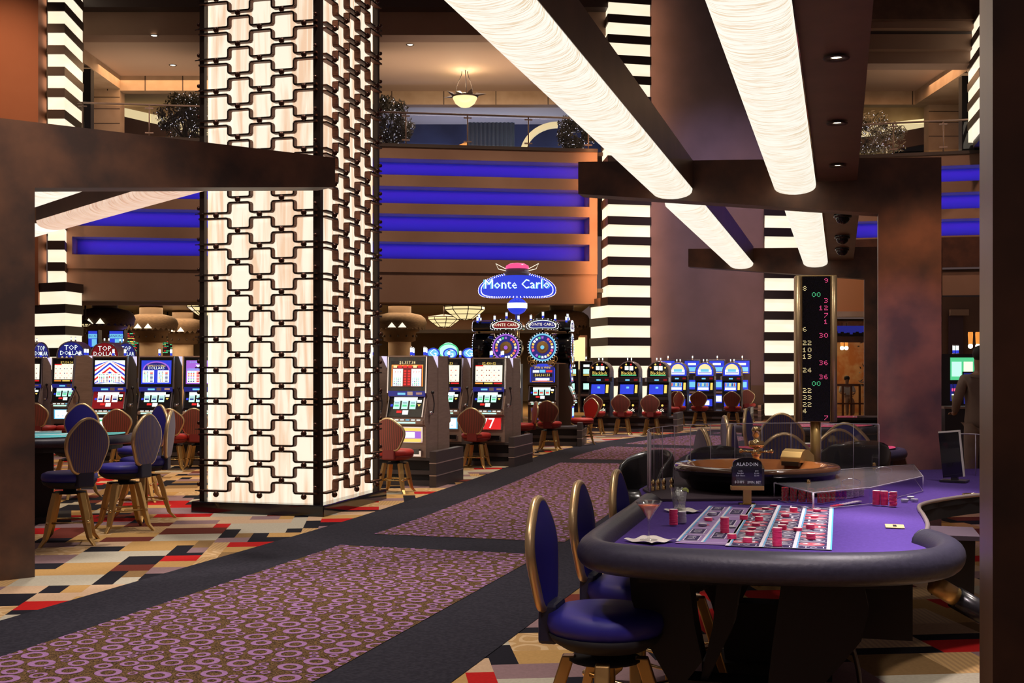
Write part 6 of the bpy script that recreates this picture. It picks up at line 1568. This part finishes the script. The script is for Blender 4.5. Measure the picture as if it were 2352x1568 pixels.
# ================================================================ people
def person_mesh(name, pts, edges, parent, mat, root=0, sub=2):
    me = bpy.data.meshes.new(name); me.from_pydata([p[:3] for p in pts], edges, []); me.materials.append(M[mat]); o = bpy.data.objects.new(name, me); C.objects.link(o)
    o.modifiers.new('skin', 'SKIN'); me.skin_vertices  # noqa
    for i, p in enumerate(pts):
        sv = me.skin_vertices[0].data[i]; sv.radius = (p[3], p[4] if len(p) > 4 else p[3]); sv.use_root = (i == root)
    s = o.modifiers.new('sub', 'SUBSURF'); s.levels = sub; s.render_levels = sub
    o.modifiers['skin'].use_smooth_shade = True
    if parent: o.parent = parent
    return o
def mesh_skin(name, pts, edges, parent, mat, root=0, sub=2):
    me = bpy.data.meshes.new(name); me.from_pydata([p[:3] for p in pts], edges, []); me.materials.append(M[mat]); o = bpy.data.objects.new(name, me); C.objects.link(o)
    m = o.modifiers.new('skin', 'SKIN'); m.use_smooth_shade = True
    if not me.skin_vertices: bpy.context.view_layer.update()
    if not me.skin_vertices:
        bpy.context.view_layer.objects.active = o; bpy.ops.mesh.customdata_skin_add()
    for i, p in enumerate(pts):
        sv = me.skin_vertices[0].data[i]; sv.radius = (p[3], p[4] if len(p) > 4 else p[3]); sv.use_root = (i == root)
    s = o.modifiers.new('sub', 'SUBSURF'); s.levels = sub; s.render_levels = sub
    if parent: o.parent = parent
    return o
x, y = at(2250, 15.0)
ps = thing('person', 'person in a tan suit standing with back turned, half hidden by the near pillar', 'person', (x, y, 0), .15)
# body: pelvis root; slim trousers under, skin for head/neck/hands
body = [(0, 0, 1.0, .11, .08), (0, 0, 1.25, .12, .09), (0, .01, 1.50, .14, .08), (0, 0, 1.60, .055, .06), (0, -.01, 1.72, .075, .09), (0, -.01, 1.82, .07, .085),
        (-.20, 0, 1.52, .06), (-.27, .03, 1.25, .045), (-.22, .20, 1.08, .033), (-.21, .28, 1.08, .028, .02),
        (.20, 0, 1.52, .06), (.26, .05, 1.25, .045), (.20, .22, 1.10, .033), (.19, .30, 1.10, .028, .02),
        (-.10, 0, .88, .075), (-.11, .01, .50, .062), (-.12, -.02, .10, .045), (-.12, .10, .04, .04, .03),
        (.10, 0, .88, .075), (.11, .01, .50, .062), (.12, -.02, .10, .045), (.12, .10, .04, .04, .03)]
ed = [(0, 1), (1, 2), (2, 3), (3, 4), (4, 5), (2, 6), (6, 7), (7, 8), (8, 9), (2, 10), (10, 11), (11, 12), (12, 13), (0, 14), (14, 15), (15, 16), (16, 17), (0, 18), (18, 19), (19, 20), (20, 21)]
mesh_skin('body', body, ed, ps, 'skin')
jk = [(0, 0, .86, .225, .17), (0, 0, 1.22, .175, .13), (0, .01, 1.42, .20, .125), (0, .0, 1.53, .15, .09), (-.21, 0, 1.51, .075), (-.28, .03, 1.25, .060), (-.23, .18, 1.10, .048), (.21, 0, 1.51, .075), (.27, .05, 1.25, .060), (.21, .20, 1.12, .048)]
mesh_skin('suit_jacket', jk, [(0, 1), (1, 2), (2, 3), (2, 4), (4, 5), (5, 6), (2, 7), (7, 8), (8, 9)], ps, 'suit')
tr = [(0, 0, .98, .14, .12), (-.10, 0, .88, .115), (-.11, .01, .50, .085), (-.12, -.02, .12, .07), (.10, 0, .88, .115), (.11, .01, .50, .085), (.12, -.02, .12, .07)]
mesh_skin('trousers', tr, [(0, 1), (1, 2), (2, 3), (0, 4), (4, 5), (5, 6)], ps, plain('x', (0, 0, 0)).name if False else 'suit')
b = MB(); b.ball(0, -.025, 1.83, .098, 'hair', 16, 10, 1.08); b.build('hair', ps)
for s in (-1, 1):
    for k in range(5):
        b = MB(); x0 = s * .20 + (k - 2) * .014 * s; z0 = 1.085; b.tube([(x0, .29, z0), (x0, .325 + (.01 if k in (1, 2, 3) else 0), z0 - .008), (x0, .345, z0 - .025)], [.009, .008, .006], 'skin', 6); b.build('finger', ps)
# machine in front of that person
x, y = at(2205, 17.2)
t = thing('video_slot_machine', 'green and white lit game machine in front of the standing person', 'slot machine', (x, y, 0), 0.)
b = MB(); b.box(-.28, .28, .0, .5, 0, 1.85, 'steel_dark'); b.build('cabinet', t)
b = MB(); b.rect(-.14, 1.48, .22, 1.80, 'e_green', -.004); b.rect(-.12, 1.53, .02, 1.74, 'e_mint', -.006); b.rect(.05, 1.53, .18, 1.74, 'e_warm', -.006); b.build('top_glass', t)
b = MB(); b.rect(-.14, 1.18, -.0, 1.42, 'e_dkblue', -.004); b.rect(-.12, 1.22, -.03, 1.28, 'e_white', -.006); b.rect(-.12, 1.32, -.03, 1.36, 'e_pink', -.006); b.rect(.03, 1.12, .24, 1.60, 'black', -.008); b.rect(.05, 1.14, .22, 1.58, 'e_dkblue', -.01)
for k in range(5): b.rect(.08, 1.2 + k * .07, .19, 1.23 + k * .07, 'e_cyan' if k % 2 else 'e_green', -.012)
b.build('game_screens', t)
candle(t, -.05, .1, 1.85); candle(t, .0, .1, 1.85)
t = thing('side_counter', 'grey counter in front of the person in the tan suit', 'counter', (*at(2208, 16.3), 0), 0)
b = MB(); b.box(-.22, .30, 0, .35, 0, 1.10, 'steel_dark'); b.box(-.24, .32, -.03, .36, 1.10, 1.13, 'steel'); b.build('counter_body', t)
t = thing('yellow_drink', 'glass of yellow drink with a straw on the grey counter', 'glass', (*at(2195, 16.35), 1.13), 0)
b = MB(); b.lathe([(.0001, .0), (.04, 0), (.055, .15), (.0001, .15)], 'e_amber' if False else 'lime', 16); b.build('drink', t); b = MB(); b.tube([(0, 0, .02), (-.04, 0, .32)], .005, 'matte_black', 5); b.build('straw', t)
for k, px in enumerate((2229, 2246)):
    x, y = at(px, 24); t = thing('glass_sconce', ['orange glass wall lamp above the standing person', 'orange glass wall lamp next to the near pillar edge'][k], 'lamp', (x, y, zat(790, 24)), 0, 'orange wall lamps')
    b = MB(); b.lathe([(.04, 0), (.05, .2), (.045, .24)], 'e_orange', 10); b.build('glass_shade', t); b = MB(); b.ball(0, 0, -.04, .05, 'e_lamp', 8, 6); b.build('bulb', t)
# distant diner
x, y = at(1945, 41.5)
dn = thing('person', 'seated diner in a white shirt beyond the wooden railing', 'person', (x, y, 0), 0)
body = [(0, 0, .55, .14, .12), (0, 0, .8, .13, .10), (0, 0, 1.02, .15, .09), (0, -.01, 1.12, .05), (0, -.02, 1.23, .08, .09), (0, -.02, 1.31, .07), (-.18, 0, 1.02, .055), (-.24, -.08, .80, .045), (-.12, -.30, .76, .04), (.18, 0, 1.02, .055), (.24, -.08, .80, .045), (.12, -.30, .76, .04), (-.1, -.35, .55, .08), (-.1, -.42, .04, .05), (.1, -.35, .55, .08), (.1, -.42, .04, .05)]
mesh_skin('body', body, [(0, 1), (1, 2), (2, 3), (3, 4), (4, 5), (2, 6), (6, 7), (7, 8), (2, 9), (9, 10), (10, 11), (0, 12), (12, 13), (0, 14), (14, 15)], dn, 'skin')
mesh_skin('shirt', [(0, 0, .6, .17, .14), (0, 0, .85, .16, .13), (0, 0, 1.03, .18, .12), (-.19, 0, 1.02, .075), (-.25, -.08, .80, .065), (.19, 0, 1.02, .075), (.25, -.08, .80, .065)], [(0, 1), (1, 2), (2, 3), (3, 4), (2, 5), (5, 6)], dn, 'white_shirt')
b = MB(); b.ball(0, .0, 1.30, .10, 'hair', 14, 9); b.build('hair', dn)
# ================================================================ room lighting
W1 = (1., .76, .52); WN = (1., .88, .78)
light('SPOT', 'table_spot', (1.6, 4.9, 4.6), 1100, (1., .88, .90), spot=.62, blend=.5, radius=.12, target=(1.15, 5.3, .9))
light('SPOT', 'table_spot', (2.3, 7.2, 4.6), 600, (1., .84, .80), spot=.6, blend=.6, radius=.12, target=(1.9, 6.7, .9))
light('SPOT', 'front_table_spot', (.5, 1.6, 4.4), 430, (1., .84, .86), spot=.55, blend=.6, radius=.1, target=(1.3, 5.4, .9))
light('SPOT', 'rail_spot', (-.4, 6.5, 4.6), 350, (1., .62, .40), spot=.6, blend=.6, radius=.12, target=(.5, 5.2, .9))
light('SPOT', 'stool_spot', (-.2, 3.6, 4.6), 60, (1., .8, .7), spot=.5, blend=.6, radius=.12, target=(.4, 4.4, .7))
light('SPOT', 'cyan_table_spot', (-5.0, 12.0, 4.6), 900, (.9, .98, 1.), spot=.55, blend=.5, radius=.1, target=(-5.0, 13.2, .9))
light('SPOT', 'pink_table_fill', (2.9, 10.5, 4.6), 800, (1., .85, .85), spot=.55, blend=.5, radius=.1, target=(2.8, 11.2, .9))  # fill added over each pink table to brighten its felt
light('SPOT', 'pink_table_fill', (3.8, 15, 5.0), 900, (1., .85, .85), spot=.5, blend=.5, radius=.1, target=(3.8, 15.6, .9))  # added fill for the farther pink felt
for (x, y, e) in ((-3.0, 8.5, 260), (-.6, 7.5, 240), (-2.2, 3.5, 160), (-4.2, 12.0, 300), (-1.2, 12.5, 300), (-5.5, 17.0, 380), (-.5, 18.0, 380), (1.8, 16.0, 300), (1.5, 23.0, 420), (-6.5, 19.0, 420), (5.0, 27.0, 480), (2.2, 28.5, 480), (6.0, 33.0, 420), (-7, 24, 300), (3.2, 5.6, 150), (2.6, 3.4, 120)):
    light('SPOT', 'ceiling_spot', (x, y, 8.5 if y > 10 else 6.5), e * 4.0, W1 if (int(x * 10) % 2) else WN, spot=1.25, blend=.9, radius=.2, rot=(0, 0, 0))
light('SPOT', 'wall_spot', (6.6, 31.5, 13.0), 2000, (.66, .54, .95), spot=1.0, blend=.9, radius=.15, target=(6.6, 38.6, 5.0))
for x in (-10, -6, -2, 1.5): light('SPOT', 'facade_spot', (x, 30.5, 12.5), 1100, (1., .70, .50), spot=1.0, blend=.9, radius=.15, target=(x, 36.3, 5.2))
for x in (12.5, 15): light('SPOT', 'facade_spot', (x, 31.5, 12.5), 900, (1., .60, .42), spot=1.0, blend=.9, radius=.15, target=(x, 37, 5.8))
light('SPOT', 'wall_spot', (-14.5, 27.5, 13.5), 1800, (1., .55, .30), spot=.9, blend=.9, radius=.15, target=(-14.5, 33.6, 9))
light('SPOT', 'pillar_fill', (2.4, 7.6, 4.6), 420, (.80, .50, 1.), spot=.45, blend=.9, radius=.1, target=(3.7, 11.3, 1.3))  # added fill, tints the middle pillar violet; no fixture there
light('SPOT', 'near_pillar_fill', (.1, 3.6, 4.4), 70, (1., .72, .46), spot=.7, blend=.8, radius=.1, target=(1.15, 2.9, 1.7))  # fill added to lift the side face of the near pillar
light('SPOT', 'pillar_fill', (3.6, 8.6, 4.8), 330, (1., .48, .25), spot=.45, blend=.9, radius=.1, target=(3.75, 11.3, 2.3))  # second added fill on the middle pillar, orange
# warm edge lights beside the striped columns
for (x, y, z, h) in ((at(1497, 37.9)[0], 37.9, 7.5, 12), (at(1378, 36.7)[0] - .15, 36.5, 6, 5), (at(1740, 36.9)[0], 36.9, 4.5, 8), (at(165, 35.0)[0], 34.4, 5.4, 3.0)):
    light('AREA', 'column_edge_light', (x, y, z), 9 * h, (1., .42, .16), .12, h, target=(x, y + 3, z))
